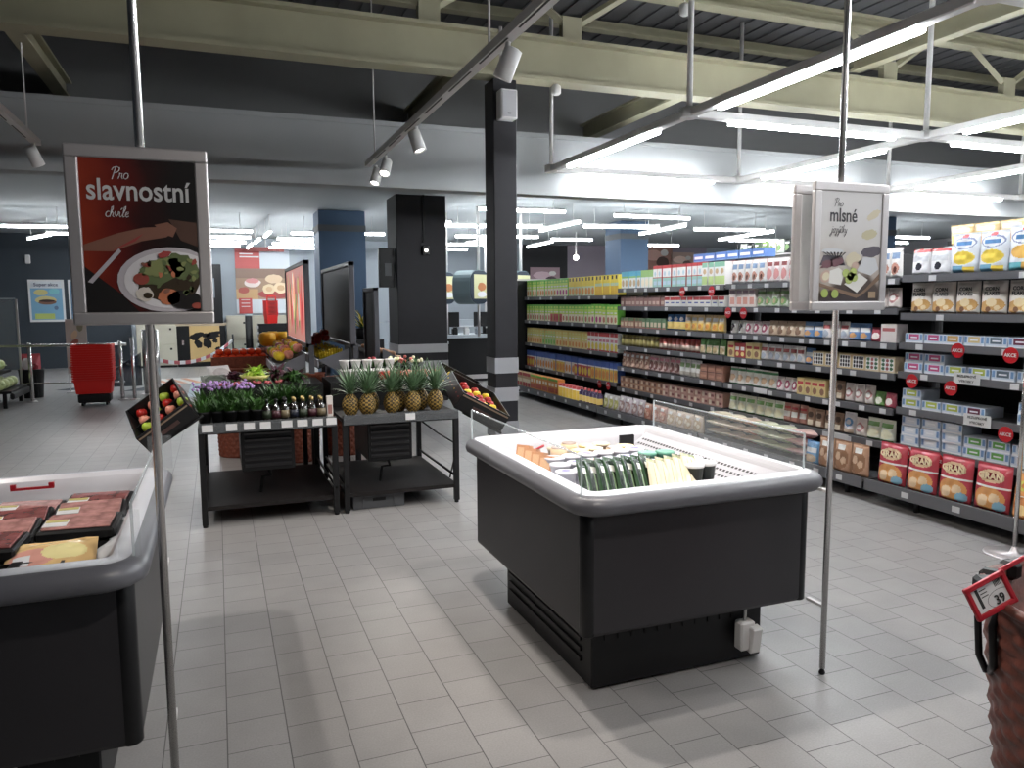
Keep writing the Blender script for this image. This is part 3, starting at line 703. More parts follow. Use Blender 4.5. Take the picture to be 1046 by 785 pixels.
GRN = (96, 206, 40); LIME = (206, 236, 70); YEL = (246, 214, 40); CRM = (252, 238, 208); ORG = (240, 140, 40); RDD = (204, 36, 40); WHT = (240, 238, 234); BLU = (40, 78, 176); BRN = (150, 92, 60); TAN = (206, 164, 112); PNK = (226, 120, 140); DGR = (30, 90, 40); BLK = (30, 26, 28); SKY = (110, 186, 226); MAG = (214, 60, 130); OLV = (150, 140, 50)
def soup(top, mid, low, pic, hh=.28):
    return carton(.105, .12, hh, [top, mid, low, pic, WHT], [R_(0, 0, 1, .48, 2), R_(0, .48, 1, .74, 1), O_(.5, .22, .30, .15, 3), R_(.15, .80, .85, .9, 1), R_(.15, .52, .85, .62, 4)])
kind('soup_green', soup(GRN, LIME, CRM, ORG), .112, 'carton', 'food_carton'); kind('soup_pink', soup(GRN, LIME, CRM, MAG), .112, 'carton', 'food_carton')
kind('soup_yellow', carton(.105, .12, .28, [YEL, BLK, CRM, ORG, (200, 220, 190)], [R_(.3, .80, .7, .98, 1), R_(0, 0, 1, .5, 4), O_(.5, .24, .4, .2, 3)]), .112, 'carton', 'food_carton')
kind('soup_orange', carton(.105, .12, .28, [YEL, BLK, (250, 190, 20), ORG, (200, 220, 190)], [R_(.3, .80, .7, .98, 1), R_(0, .46, 1, .62, 4), R_(0, 0, 1, .46, 2)]), .112, 'carton', 'food_carton')
kind('lime', soup(GRN, LIME, CRM, (214, 120, 80), .27), .112, 'carton', 'food_carton'); kind('lime_red', soup(GRN, LIME, (220, 80, 70), RDD, .27), .112, 'carton', 'food_carton')
kind('mustard', soup((230, 200, 80), (226, 220, 110), (244, 206, 130), ORG, .26), .112, 'carton', 'food_carton'); kind('mustard_green', soup((230, 200, 80), (190, 214, 100), (190, 210, 130), GRN, .26), .112, 'carton', 'food_carton')
kind('redwhite', carton(.105, .12, .27, [WHT, RDD, YEL, PNK], [R_(0, .78, 1, 1, 1), R_(.1, .5, .9, .66, 3), O_(.5, .25, .4, .2, 2), R_(0, 0, 1, .08, 1)]), .112, 'carton', 'food_carton')
kind('bluered', carton(.105, .12, .27, [BLU, WHT, (220, 60, 50), YEL, ORG], [R_(0, .60, 1, .68, 1), R_(0, 0, 1, .6, 2), O_(.5, .3, .4, .22, 3)]), .112, 'carton', 'food_carton')
kind('blueyellow', carton(.105, .12, .27, [BLU, WHT, (246, 200, 50), CRM, ORG], [R_(0, .60, 1, .68, 1), R_(0, 0, 1, .6, 2), O_(.5, .3, .4, .22, 4)]), .112, 'carton', 'food_carton')
kind('bluewhite', carton(.105, .12, .27, [BLU, WHT, (240, 232, 214), ORG, TAN], [R_(0, .60, 1, .68, 1), R_(0, 0, 1, .6, 2), O_(.5, .3, .38, .2, 3)]), .112, 'carton', 'food_carton')
kind('beigered', carton(.105, .12, .24, [TAN, RDD, CRM, GRN], [R_(0, .8, 1, 1, 1), R_(0, .36, 1, .6, 2), O_(.5, .2, .4, .16, 1)]), .112, 'carton', 'food_carton')
kind('orangegreen', carton(.105, .12, .24, [ORG, GRN, (226, 80, 40), CRM], [R_(0, .84, 1, 1, 1), R_(0, .1, 1, .4, 2), R_(.15, .5, .85, .7, 3)]), .112, 'carton', 'food_carton')
kind('yellow_tin', jar(.05, .2, [(226, 40, 40), (250, 196, 30), WHT], [(0, .05, 1, 1), (.05, .72, 1, 1), (.72, .8, 2, 1), (.8, 1, 0, .98)]), .112, 'jar', 'food_jar')
kind('blue_bottle', jar(.042, .21, [(60, 40, 90), RDD, (230, 180, 60)], [(0, .1, 0, 1), (.1, .5, 2, 1), (.5, .7, 0, 1), (.75, .86, 0, .55), (.86, 1, 1, .5)]), .1, 'bottle', 'food_bottle')
# bay A
kind('milk_blue', carton(.095, .1, .22, [(60, 170, 210), WHT, (120, 190, 90), TAN], [R_(0, 0, 1, .62, 1), O_(.5, .3, .36, .2, 3), R_(0, .62, 1, .7, 2)]), .105, 'carton', 'food_carton')
kind('milk_green', carton(.095, .1, .22, [(140, 190, 90), CRM, WHT, BRN], [R_(0, 0, 1, .6, 2), O_(.5, .3, .36, .22, 1)]), .105, 'carton', 'food_carton')
kind('crem_red', carton(.1, .1, .26, [RDD, WHT, (176, 206, 222), (140, 200, 190)], [R_(0, .45, 1, .84, 1), O_(.5, .62, .2, .12, 2), R_(0, 0, 1, .42, 3), R_(.1, .1, .9, .3, 2)]), .108, 'carton', 'food_carton')
kind('crem_mint', carton(.1, .1, .25, [WHT, (120, 196, 160), (190, 220, 120), TAN], [R_(0, .8, 1, 1, 1), R_(0, .05, 1, .4, 2), O_(.5, .6, .3, .12, 3)]), .108, 'carton', 'food_carton')
kind('brown_pack', carton(.09, .1, .13, [(150, 96, 90), (206, 170, 150), (100, 60, 50)], [R_(.1, .2, .9, .5, 1), R_(0, .8, 1, 1, 2)], 8, 8), .1, 'carton', 'food_carton')
kind('redwhite_pack', carton(.11, .1, .12, [WHT, RDD, (80, 90, 170)], [R_(0, .6, 1, .92, 1), R_(.2, .3, .8, .46, 2)], 8, 8), .12, 'carton', 'food_carton')
kind('nut_pack', carton(.085, .1, .13, [(176, 110, 90), (226, 196, 160), (90, 120, 70)], [R_(0, .7, 1, 1, 2), R_(.15, .2, .85, .55, 1)], 8, 8), .095, 'carton', 'food_carton')
kind('green_pack', carton(.085, .1, .13, [(90, 130, 84), (226, 206, 170), (190, 90, 80)], [R_(.15, .2, .85, .6, 1), R_(0, 0, 1, .12, 2)], 8, 8), .095, 'carton', 'food_carton')
kind('pasta_blue', pouch(.13, .07, .19, [(40, 104, 190), (246, 206, 90), WHT], [R_(0, .1, 1, .55, 1), O_(.5, .72, .3, .12, 2)]), .13, 'packet', 'food_packet')
kind('pasta_yellow', pouch(.13, .07, .19, [(236, 200, 130), (250, 190, 60), WHT, ORG], [R_(.1, .1, .9, .5, 1), R_(.15, .62, .85, .82, 2), O_(.5, .3, .25, .15, 3)]), .132, 'packet', 'food_packet')
kind('olive_jar', jar(.042, .15, [(150, 130, 60), (200, 180, 90), (210, 190, 90)], [(0, .12, 0, .96), (.12, .6, 1, 1), (.6, .8, 0, .98), (.82, 1, 2, .9)]), .094, 'jar', 'food_jar')
kind('red_jar', jar(.042, .15, [(196, 70, 56), (236, 200, 180), (200, 60, 60)], [(0, .12, 0, .96), (.12, .5, 1, 1), (.5, .8, 0, .98), (.82, 1, 2, .9)]), .096, 'jar', 'food_jar')
kind('green_top', pouch(.11, .07, .17, [(80, 150, 60), CRM, (220, 190, 130)], [R_(.05, .05, .95, .6, 1), O_(.5, .3, .35, .2, 2)]), .115, 'packet', 'food_packet')
kind('nuts', pouch(.12, .08, .20, [(196, 140, 120), (226, 180, 150), (150, 90, 74), WHT], [O_(.5, .35, .42, .3, 1), O_(.35, .3, .15, .12, 2), O_(.65, .42, .15, .12, 2), R_(.2, .7, .8, .86, 3)]), .125, 'packet', 'food_packet')
kind('choc', pouch(.12, .08, .2, [(214, 176, 170), (120, 66, 60), PNK, WHT], [O_(.5, .4, .4, .3, 1), R_(.1, .72, .9, .88, 2), O_(.4, .35, .14, .1, 0)]), .125, 'packet', 'food_packet')
kind('seeds_white', pouch(.11, .07, .2, [WHT, (140, 180, 110), (196, 186, 170)], [R_(0, .1, 1, .3, 2), R_(.1, .55, .9, .8, 1)]), .115, 'packet', 'food_packet')
kind('brick', carton(.14, .1, .085, [(168, 104, 80), (196, 130, 96), (90, 60, 54)], [R_(.1, .3, .9, .7, 1), R_(0, 0, 1, .1, 2)], 8, 6), .15, 'block', 'food_block')
kind('stackbox', carton(.125, .12, .075, [(196, 132, 92), (120, 56, 44), (236, 206, 170)], [R_(.1, .25, .5, .8, 2), R_(.58, .2, .9, .75, 1)], 10, 6), .133, 'box', 'food_box')
kind('stackbox_pink', carton(.125, .12, .075, [(210, 150, 130), (130, 50, 50), (240, 216, 190)], [R_(.1, .2, .45, .8, 2), R_(.5, .3, .9, .7, 1)], 10, 6), .133, 'box', 'food_box')
def flatbag(c1, c2, c3, w=.2, h=.17, d=.1): return pouch(w, d, h, [c1, c2, c3, WHT], [O_(.5, .45, .42, .36, 1), O_(.36, .5, .16, .14, 2), O_(.66, .38, .14, .12, 2), R_(.3, .72, .7, .86, 3)], rough=.22)
kind('bag_olive', flatbag((206, 196, 190), (190, 184, 90), (226, 216, 150), .16, .2), .165, 'bag', 'food_bag')
kind('bag_clear', flatbag((206, 190, 196), (170, 130, 126), (220, 200, 196), .18, .22), .18, 'bag', 'food_bag')
kind('bag_beige', flatbag((226, 200, 176), (214, 180, 140), (240, 222, 190), .2, .19), .2, 'bag', 'food_bag')
kind('bag_rust', flatbag((200, 140, 120), (176, 96, 70), (220, 160, 130), .2, .2), .19, 'bag', 'food_bag')
def lying(c1, c2, c3): 
    m = MB(); m.fixn = False
    me = pouch(.24, .085, .20, [c1, c2, c3, WHT], [R_(.1, .2, .9, .8, 1), O_(.5, .5, .25, .25, 2)], rough=.25, crimp=.05)
    me.transform(Matrix.Translation((0, .17, 0)) @ Matrix.Rotation(PI/2-.18, 4, 'X') @ Matrix.Translation((0, -.035, 0)))
    zmin = min(v.co.z for v in me.vertices); me.transform(Matrix.Translation((0, 0, -zmin)))
    ymin = min(v.co.y for v in me.vertices); me.transform(Matrix.Translation((0, -ymin, 0)))
    me.flip_normals(); return me
kind('lie_cream', lying((238, 222, 190), (230, 200, 160), (214, 150, 110)), .25, 'bag', 'food_bag'); kind('lie_red', lying((236, 206, 176), (214, 110, 90), (240, 226, 200)), .25, 'bag', 'food_bag')
kind('lie_green', lying((226, 226, 190), (180, 196, 120), (236, 226, 180)), .25, 'bag', 'food_bag'); kind('lie_pink', lying((230, 180, 170), (216, 70, 100), (240, 206, 190)), .25, 'bag', 'food_bag')
# bay B
kind('tall_white', pouch(.105, .07, .24, [(236, 232, 230), (190, 120, 100), (120, 150, 196), (90, 50, 44)], [O_(.5, .3, .34, .2, 1), O_(.55, .27, .15, .1, 3), R_(.15, .62, .85, .82, 2)]), .108, 'packet', 'food_packet')
kind('tall_pink', pouch(.105, .07, .24, [(240, 226, 226), (220, 130, 130), (150, 60, 60)], [O_(.5, .35, .36, .22, 1), R_(.15, .66, .85, .84, 2)]), .108, 'packet', 'food_packet')
kind('tall_green', pouch(.105, .07, .24, [(226, 236, 232), (120, 170, 150), (90, 120, 170)], [O_(.5, .35, .36, .22, 1), R_(.15, .66, .85, .84, 2)]), .108, 'packet', 'food_packet')
kind('pinkbox', carton(.1, .1, .2, [(238, 220, 214), (230, 150, 130), (150, 110, 130)], [R_(.15, .15, .85, .5, 1), R_(.1, .7, .9, .85, 2)]), .105, 'carton', 'food_carton')
kind('greenwhite', pouch(.105, .07, .18, [(226, 232, 214), (110, 160, 80), (200, 160, 120)], [O_(.5, .35, .4, .22, 1), O_(.5, .33, .2, .12, 2), R_(0, .72, 1, .86, 1)]), .11, 'packet', 'food_packet')
kind('bw_pouch', pouch(.12, .08, .14, [(232, 230, 228), (70, 60, 66), (206, 196, 190)], [O_(.4, .5, .3, .28, 1), O_(.7, .3, .2, .2, 2)]), .12, 'packet', 'food_packet')
kind('red_pouch', pouch(.12, .08, .14, [(232, 214, 214), (170, 60, 90), (240, 230, 226)], [O_(.5, .5, .34, .3, 1), O_(.5, .5, .15, .16, 2)]), .12, 'packet', 'food_packet')
kind('tan_pouch', pouch(.12, .08, .15, [(206, 172, 140), (130, 90, 66), (226, 206, 180)], [O_(.45, .4, .32, .26, 1), O_(.7, .6, .15, .14, 2)]), .12, 'packet', 'food_packet')
kind('blue_pouch', pouch(.12, .08, .15, [(90, 140, 206), (236, 236, 240), (226, 150, 80)], [R_(.05, .5, .95, .75, 1), O_(.5, .3, .28, .16, 2)]), .12, 'packet', 'food_packet')
kind('scarlet', carton(.085, .1, .15, [RDD, (250, 220, 120), WHT], [R_(.15, .5, .85, .75, 2), O_(.5, .25, .3, .16, 1)]), .09, 'carton', 'food_carton')
kind('amber', carton(.1, .1, .16, [(230, 200, 120), RDD, BRN], [R_(.1, .6, .9, .8, 1), O_(.5, .3, .3, .2, 2)]), .105, 'carton', 'food_carton')
kind('white_pouch', pouch(.1, .07, .16, [(238, 232, 230), (200, 90, 90), (170, 180, 200)], [R_(.1, .6, .9, .8, 1), O_(.5, .3, .34, .2, 2)]), .1, 'packet', 'food_packet')
kind('dotbox', carton(.14, .1, .13, [(222, 190, 130), (40, 34, 40), WHT], [R_(.08, .12, .92, .9, 2)]+[O_(.2+.2*i, .25+.25*j, .085, .1, 1) for i in range(4) for j in range(3)], 20, 14), .15, 'box', 'food_box')
kind('dotbox_green', carton(.14, .1, .13, [(222, 196, 150), (40, 90, 50), WHT, (160, 60, 60)], [R_(.08, .12, .92, .9, 2)]+[O_(.22+.28*i, .25+.25*j, .11, .1, 1 if i != 1 else 3) for i in range(3) for j in range(3)], 20, 14), .15, 'box', 'food_box')
kind('rice_green', pouch(.14, .09, .18, [(232, 236, 216), (110, 170, 80), (240, 236, 200)], [R_(.1, .62, .9, .82, 1), O_(.5, .32, .38, .22, 2), R_(.05, .02, .95, .08, 1)]), .142, 'packet', 'food_packet')
kind('herb_white', pouch(.14, .09, .18, [(238, 236, 226), (70, 150, 90), (216, 170, 130)], [R_(0, .78, 1, .92, 1), O_(.5, .4, .36, .2, 2), R_(0, .02, 1, .1, 1)]), .142, 'packet', 'food_packet')
kind('redlabel', pouch(.1, .07, .18, [(170, 100, 84), (230, 226, 222), (180, 40, 44)], [R_(.1, .3, .9, .6, 1), R_(.1, .7, .9, .84, 2)]), .104, 'packet', 'food_packet')
kind('brownbag', pouch(.105, .07, .17, [(150, 110, 84), (226, 206, 176), (90, 64, 50)], [R_(.2, .1, .8, .36, 1), O_(.5, .65, .3, .16, 2)]), .11, 'packet', 'food_packet')
kind('pinkwhite', pouch(.12, .08, .16, [(236, 222, 216), (206, 130, 130), (236, 230, 226)], [O_(.5, .5, .34, .24, 1), O_(.5, .5, .2, .14, 2)]), .125, 'packet', 'food_packet')
kind('smallgreen', pouch(.12, .08, .12, [(90, 150, 60), (230, 230, 210), (190, 150, 110)], [O_(.5, .4, .3, .24, 1)]), .125, 'packet', 'food_packet')
kind('smallred', pouch(.12, .08, .12, [(190, 60, 80), (236, 220, 214)], [O_(.5, .4, .3, .24, 1)]), .125, 'packet', 'food_packet')
kind('blueround', pouch(.13, .09, .19, [(226, 222, 226), (90, 150, 210), (214, 180, 150)], [O_(.5, .55, .34, .2, 1), O_(.5, .55, .2, .11, 0), R_(.1, .05, .9, .26, 2)]), .135, 'packet', 'food_packet')
kind('bluebag', pouch(.16, .1, .2, [(90, 150, 206), (236, 236, 236), (206, 170, 130)], [R_(.1, .5, .9, .7, 1), O_(.5, .25, .4, .18, 2)]), .165, 'bag', 'food_bag')
kind('pretzel', flatbag((186, 132, 96), (150, 96, 60), (216, 170, 130), .18, .26, .1), .185, 'bag', 'food_bag')
# bay C
kind('cereal', pouch(.215, .1, .31, [(226, 230, 238), (60, 120, 190), (236, 170, 60), RDD, (70, 170, 190), (120, 130, 170)], [O_(.5, .75, .42, .16, 5), O_(.5, .74, .38, .12, 0), R_(.22, .70, .78, .78, 1), O_(.5, .92, .12, .04, 3), O_(.5, .42, .40, .15, 2), R_(.0, .02, .5, .2, 4), R_(.5, .04, 1, .2, 2)], 20, 26), .22, 'bag', 'cereal_bag')
kind('cereal_gold', pouch(.2, .1, .29, [(226, 230, 238), (60, 120, 190), (246, 206, 40), RDD, (80, 150, 190), (120, 130, 170)], [O_(.5, .75, .42, .16, 5), O_(.5, .74, .38, .12, 0), R_(.22, .70, .78, .78, 1), O_(.5, .92, .12, .04, 3), O_(.5, .38, .40, .17, 2), R_(.1, .02, .55, .2, 4), R_(.55, .02, .9, .16, 2)], 20, 26), .205, 'bag', 'cereal_bag')
kind('cowbag', pouch(.15, .09, .2, [(232, 230, 234), RDD, (60, 60, 70), (206, 206, 214)], [R_(0, .84, 1, 1, 1), O_(.5, .32, .16, .14, 2), R_(.1, .5, .9, .7, 3)], 12, 14), .16, 'bag', 'cereal_bag')
kind('flakes', pouch(.185, .09, .235, [(228, 216, 206), (214, 150, 70), (120, 70, 40), (236, 206, 150), (190, 150, 130)], [O_(.3, .22, .26, .18, 1), O_(.7, .28, .26, .18, 1), O_(.5, .35, .2, .12, 3), O_(.4, .15, .1, .08, 2), O_(.72, .2, .1, .08, 3), R_(0, .0, 1, .05, 4)], 18, 22), .195, 'bag', 'cereal_bag')
def barbox(c): return carton(.15, .2, .075, [(206, 220, 238), (90, 140, 200), c, (240, 244, 250)], [R_(.22, .28, .78, .92, 2), R_(.3, .5, .7, .64, 3), R_(0, .0, 1, .14, 3), R_(.04, .3, .16, .9, 1), R_(.84, .3, .96, .9, 1)], 16, 10)
kind('bar_pink', barbox((206, 50, 120)), .156, 'box', 'bar_box'); kind('bar_amber', barbox((206, 150, 60)), .156, 'box', 'bar_box'); kind('bar_lime', barbox((180, 196, 50)), .156, 'box', 'bar_box')
kind('bar_dark', barbox((70, 90, 110)), .156, 'box', 'bar_box'); kind('bar_plum', barbox((110, 40, 70)), .156, 'box', 'bar_box'); kind('bar_green', barbox((80, 170, 60)), .156, 'box', 'bar_box'); kind('bar_plain', barbox((226, 232, 240)), .156, 'box', 'bar_box'); kind('bar_tan', barbox((220, 190, 120)), .156, 'box', 'bar_box')
kind('orangebox', carton(.17, .12, .12, [(240, 120, 50), (250, 170, 90), (90, 70, 70)], [R_(.1, .3, .9, .6, 1), R_(0, .85, 1, 1, 2)]), .175, 'box', 'food_box')
kind('whitebox', carton(.15, .12, .15, [(238, 226, 222), (200, 90, 90), (220, 200, 196)], [R_(.1, .6, .9, .8, 1)]), .155, 'box', 'food_box')
kind('granola_red', pouch(.235, .12, .32, [(196, 40, 56), (230, 190, 140), (226, 140, 60), (110, 170, 200), WHT, (130, 30, 40)], [O_(.5, .28, .42, .24, 2), O_(.35, .22, .16, .12, 1), O_(.66, .3, .14, .1, 1), O_(.8, .14, .16, .1, 3), O_(.5, .74, .36, .14, 1), O_(.5, .74, .26, .08, 5), R_(0, .5, 1, .54, 4)], 20, 24), .26, 'bag', 'cereal_bag')
kind('granola_orange', pouch(.235, .12, .30, [(236, 140, 60), (246, 200, 120), (210, 110, 40), (130, 170, 180), WHT, (210, 200, 60)], [O_(.5, .28, .42, .24, 2), O_(.35, .22, .16, .12, 1), O_(.66, .3, .14, .1, 3), O_(.8, .14, .16, .1, 1), O_(.5, .74, .36, .14, 5), O_(.5, .74, .26, .08, 2), R_(0, .5, 1, .53, 4)], 20, 24), .26, 'bag', 'cereal_bag')
# ------------------------------------------------------------------ the long shelf
XF, XB = 5.05, 5.50       # shelf front edge, back panel
BAYS = {  # name: (y far, y near, lips, label)
 'far': (12.48, 9.16, [1.66, 1.26, 0.87, 0.465], 'far bay of the long shelf filled with green, yellow and blue cartons'),
 'second': (9.13, 6.82, [1.745, 1.51, 1.23, 0.985, 0.70, 0.42], 'second bay of the long shelf from its far end, jars and small packs'),
 'third': (6.79, 4.58, [1.75, 1.51, 1.23, 0.985, 0.70, 0.415], 'third bay of the long shelf behind the cheese poster, packets and sweets'),
 'near': (4.55, 2.30, [1.765, 1.47, 1.24, 1.01, 0.725, 0.43], 'bay of the long shelf with cereal bags and cereal bars, closest to camera'),
}
TAGS = {'far': [7, 8, 6, 9], 'second': [8, 5, 6, 5, 8, 6], 'third': [9, 7, 11, 9, 10, 7], 'near': [3, 3, 4, 4, 4, 5]}
BTAG = {'far': 9, 'second': 5, 'third': 7, 'near': 4}
for bn, (y0, y1, lips, lb) in BAYS.items():
    t = tag(thing('shelving_bay', lb, 'shelf', (XF, (y0+y1)/2, 0)), lb, 'shelf', 'bays of the long shelf'); hl = (y0-y1)/2
    top = 1.98 if bn != 'near' else 2.06
    MB().box((XB-XF+0.02, 0, top/2+0.03), (0.04, 2*hl, top-0.06)).build('back_panel', mat('shelf_back', (0.020, 0.020, 0.022), 0.6), t)
    for s in ((-1, 1) if bn == 'far' else (-1,)): MB().box((XB-XF-0.03, s*(hl-0.01), top/2), (0.06, 0.03, top)).build('upright', M_SHELF, t)
    for i, z in enumerate(lips+[0.15]):
        bot = i == len(lips); xo = -0.30 if bot else 0.0
        m = MB(); m.box(((xo+XB-XF)/2, 0, z+0.010), (XB-XF-xo, 2*hl-0.006, 0.02)); m.box((xo-0.008, 0, z-0.005), (0.016, 2*hl-0.004, 0.055 if not bot else 0.09), 1)
        sh = m.build('shelf', [M_SHELF, M_RAIL], t)
        nt_ = BTAG[bn] if bot else TAGS[bn][i]; rnd = random.Random(i*7+len(bn))
        for k in range(nt_):
            yy = hl-(k+.5+rnd.uniform(-.25, .25))*2*hl/nt_
            MB().box((xo-0.0175, yy, z-0.008), (0.003, 0.062, 0.042)).build('price_tag', M_TAG, sh)
    for k in range(2): MB().tube([(-0.2, -hl+0.25+1.6*k, 0), (-0.2, -hl+0.25+1.6*k, 0.11)], 0.02).build('foot', M_BLACK, t)
    MB().box((0.0, 0, 0.06), (0.02, 2*hl, 0.10)).build('kick_plate', M_BLACK, t)
t = thing('shelf_end_panel', 'pale end panel closing the far end of the long shelf', 'panel', (5.2, 12.53, 0))
m = MB(); m.box((0, 0, 1.0), (0.66, 0.04, 1.96), 1); m.box((-0.345, 0, 1.0), (0.03, 0.06, 1.98), 0); m.box((0, 0, 1.98), (0.68, 0.06, 0.03), 0)
m.build('panel', [pk(196, 188, 180), M_BLACK], t)
TOPN = ['top', 'second', 'third', 'fourth', 'fifth', 'sixth', 'bottom']
def fill(bn, idx, segs, top=None):
    """segs: (kind, count, desc[, stack, tilt, gap_before]) from the far end (left as seen) to the near end"""
    y0, y1, lips, _ = BAYS[bn]; bot = idx == len(lips)
    z = (0.15 if bot else lips[idx])+0.0205; xf = XF-0.27 if bot else XF+0.012
    need = sum(KIND[s[0]][1]*s[1] if s[0] else s[1]*.1 for s in segs); avail = y0-y1-0.05; k = avail/need
    y = y0-0.025; sn = 'bottom' if bot else TOPN[idx]
    for s in segs:
        if s[0] is None: y -= s[1]*.1*k; continue
        me, w, cat, nm = KIND[s[0]]; n, desc = s[1], s[2]; stack = s[3] if len(s) > 3 else 1; tilt = s[4] if len(s) > 4 else 0
        hh = max(v.co.z for v in me.vertices); rnd = random.Random(len(desc)*31+idx)
        grp = '%s on the %s bay, %s shelf' % (desc+'s', bn, sn)
        for q in range(n):
            ww = w*k; yc = y-ww/2
            for lv in range(stack):
                if lv and rnd.random() < s[5] if len(s) > 5 else False: continue
                o = bpy.data.objects.new(nm, me); C.objects.link(o)
                o.location = (xf+rnd.uniform(0, .012)+(hh*math.sin(tilt)*0), yc, z+lv*(hh+0.001))
                o.rotation_euler = (-tilt, 0, -PI/2+rnd.uniform(-.03, .03)*(1 if stack == 1 else 1)); o.scale = (min(1.12, k) if k > 1 else k, 1, 1)
                extra = (', upper row' if stack == 2 and lv else ', lower row' if stack == 2 else (', %s layer' % ['lowest', 'middle', 'uppermost'][lv]) if stack == 3 else '')
                lab = "%s, %s from the left, %s bay's %s shelf%s" % (desc, ORD[q], bn, sn, extra) if n*1 > 1 else "%s on the %s shelf of the %s bay%s" % (desc, sn, bn, extra)
                tag(o, lab, cat, grp)
                if s[0] == 'granola_red':
                    text_mesh('lettering', 'GRAN', 0.062, pk(246, 226, 180), o, (0.0, 0.016, 0.237), UPRIGHT, bold=.04, sx=.95)
                if s[0] == 'flakes':
                    for q2, tx in enumerate(('CORN', 'FLAKES')):
                        text_mesh('lettering', tx, 0.036, M_INK, o, (0.0, 0.010, 0.178-0.034*q2), UPRIGHT, bold=.03, sx=.95)
            y -= ww
fill('far', 0, [('soup_green', 11, 'green-topped beige carton'), ('soup_pink', 4, 'green-topped carton with magenta picture'), ('soup_yellow', 8, 'yellow carton with black mark'), ('soup_orange', 6, 'amber-based yellow carton')])
fill('far', 1, [('lime', 9, 'lime and green carton'), ('lime_red', 4, 'lime carton with red base'), ('lime', 9, 'green carton with lime band'), ('soup_pink', 3, 'lime carton with magenta picture'), ('lime', 4, 'pale lime carton')])
fill('far', 2, [('mustard', 6, 'mustard yellow carton'), ('mustard_green', 5, 'mustard carton with green base'), ('mustard', 10, 'golden yellow carton'), ('redwhite', 8, 'white carton with red lid')])
fill('far', 3, [('bluered', 3, 'blue-topped red carton'), ('bluewhite', 7, 'blue-topped cream carton'), ('blueyellow', 4, 'blue-topped yellow carton'), ('bluewhite', 3, 'blue and white carton'), ('bluered', 5, 'blue carton with red base'), ('blueyellow', 7, 'blue carton with yellow base')])
fill('far', 4, [('beigered', 7, 'beige carton with red top'), ('orangegreen', 9, 'orange carton with green top'), ('yellow_tin', 6, 'yellow tin with red lid'), ('blue_bottle', 6, 'dark bottle with red cap')])
fill('second', 0, [('milk_blue', 5, 'turquoise and white carton'), ('milk_green', 3, 'pale green carton'), ('crem_red', 10, 'white carton with red top'), ('crem_mint', 4, 'mint and white carton')])
fill('second', 1, [('brown_pack', 11, 'small brown pack'), ('redwhite_pack', 10, 'small red and white pack')])
fill('second', 2, [('nut_pack', 6, 'small brown nut pack'), ('green_pack', 6, 'small green and cream pack'), ('pasta_blue', 3, 'blue and yellow packet'), ('pasta_yellow', 6, 'yellow cream packet')])
fill('second', 3, [('olive_jar', 10, 'jar with olive contents'), ('red_jar', 9, 'jar with red contents'), ('green_top', 4, 'cream packet with green top')])
fill('second', 4, [('nuts', 6, 'pinkish packet of nuts'), ('choc', 6, 'pink and brown packet'), ('seeds_white', 4, 'white packet with green label'), ('brick', 3, 'brown brick-shaped block', 2)])
fill('second', 5, [('stackbox', 8, 'dark-printed tan box', 2), ('stackbox_pink', 9, 'pinkish tan box', 2)])
fill('second', 6, [('bag_olive', 3, 'clear bag with olive contents'), ('bag_clear', 4, 'clear bag of rosy sweets'), ('bag_rust', 3, 'rust brown bag'), ('bag_beige', 4, 'beige bag of pasta shapes')])
fill('third', 0, [('tall_white', 5, 'white packet with brown picture'), ('tall_pink', 5, 'white packet with pink picture'), ('tall_green', 4, 'mint and white packet'), ('tall_white', 6, 'pale packet behind the cheese poster')])
fill('third', 1, [('pinkbox', 4, 'pale pink carton'), ('greenwhite', 8, 'white packet with green picture'), ('tan_pouch', 5, 'tan packet behind the cheese poster'), ('pinkwhite', 2, 'pinkish white packet')])
fill('third', 2, [('bw_pouch', 2, 'white packet with dark picture'), ('red_pouch', 3, 'white packet with crimson picture'), ('tan_pouch', 4, 'tan packet with brown picture'), ('blue_pouch', 2, 'blue and white packet'), ('white_pouch', 3, 'white packet with red stripe'), ('blue_pouch', 2, 'dark blue packet'), ('smallred', 1, 'crimson packet'), ('whitebox', 1, 'white box with red stripe')])
fill('third', 3, [('amber', 1, 'amber yellow carton'), ('scarlet', 2, 'scarlet carton'), ('amber', 2, 'amber carton with red stripe'), ('white_pouch', 6, 'white packet with red band'), ('blue_pouch', 1, 'blue and white packet'), ('dotbox', 4, 'cream box of black dots'), ('dotbox_green', 2, 'cream box of green dots')])
fill('third', 4, [('herb_white', 6, 'white packet with green top'), ('red_pouch', 3, 'reddish packet'), ('amber', 4, 'yellow carton with red stripe'), ('brownbag', 2, 'brown packet'), ('pinkwhite', 3, 'pale pink packet'), ('smallgreen', 1, 'small green packet'), ('smallred', 1, 'small crimson packet')])
fill('third', 5, [('rice_green', 6, 'pale green rice packet'), ('redlabel', 3, 'brown packet with white label'), ('brownbag', 4, 'brown packet with cream label'), ('blueround', 1, 'packet with blue round emblem'), ('pinkwhite', 1, 'pinkish packet'), ('rice_green', 2, 'pale packet with green stripe')])
fill('third', 6, [('lie_cream', 2, 'cream bag lying flat', 3), ('lie_red', 1, 'red and cream bag lying flat', 3), ('lie_green', 2, 'pale green bag lying flat', 3), ('lie_pink', 1, 'pink bag lying flat', 3), ('bluebag', 1, 'blue and white bag'), ('pretzel', 3, 'clear bag of brown pretzels')])
fill('near', 0, [('cowbag', 2, 'white bag with red top'), ('cereal_gold', 2, 'white cereal bag with golden flakes'), ('cereal', 6, 'white cereal bag with orange bowl')])
fill('near', 1, [('flakes', 11, 'corn flakes bag')])
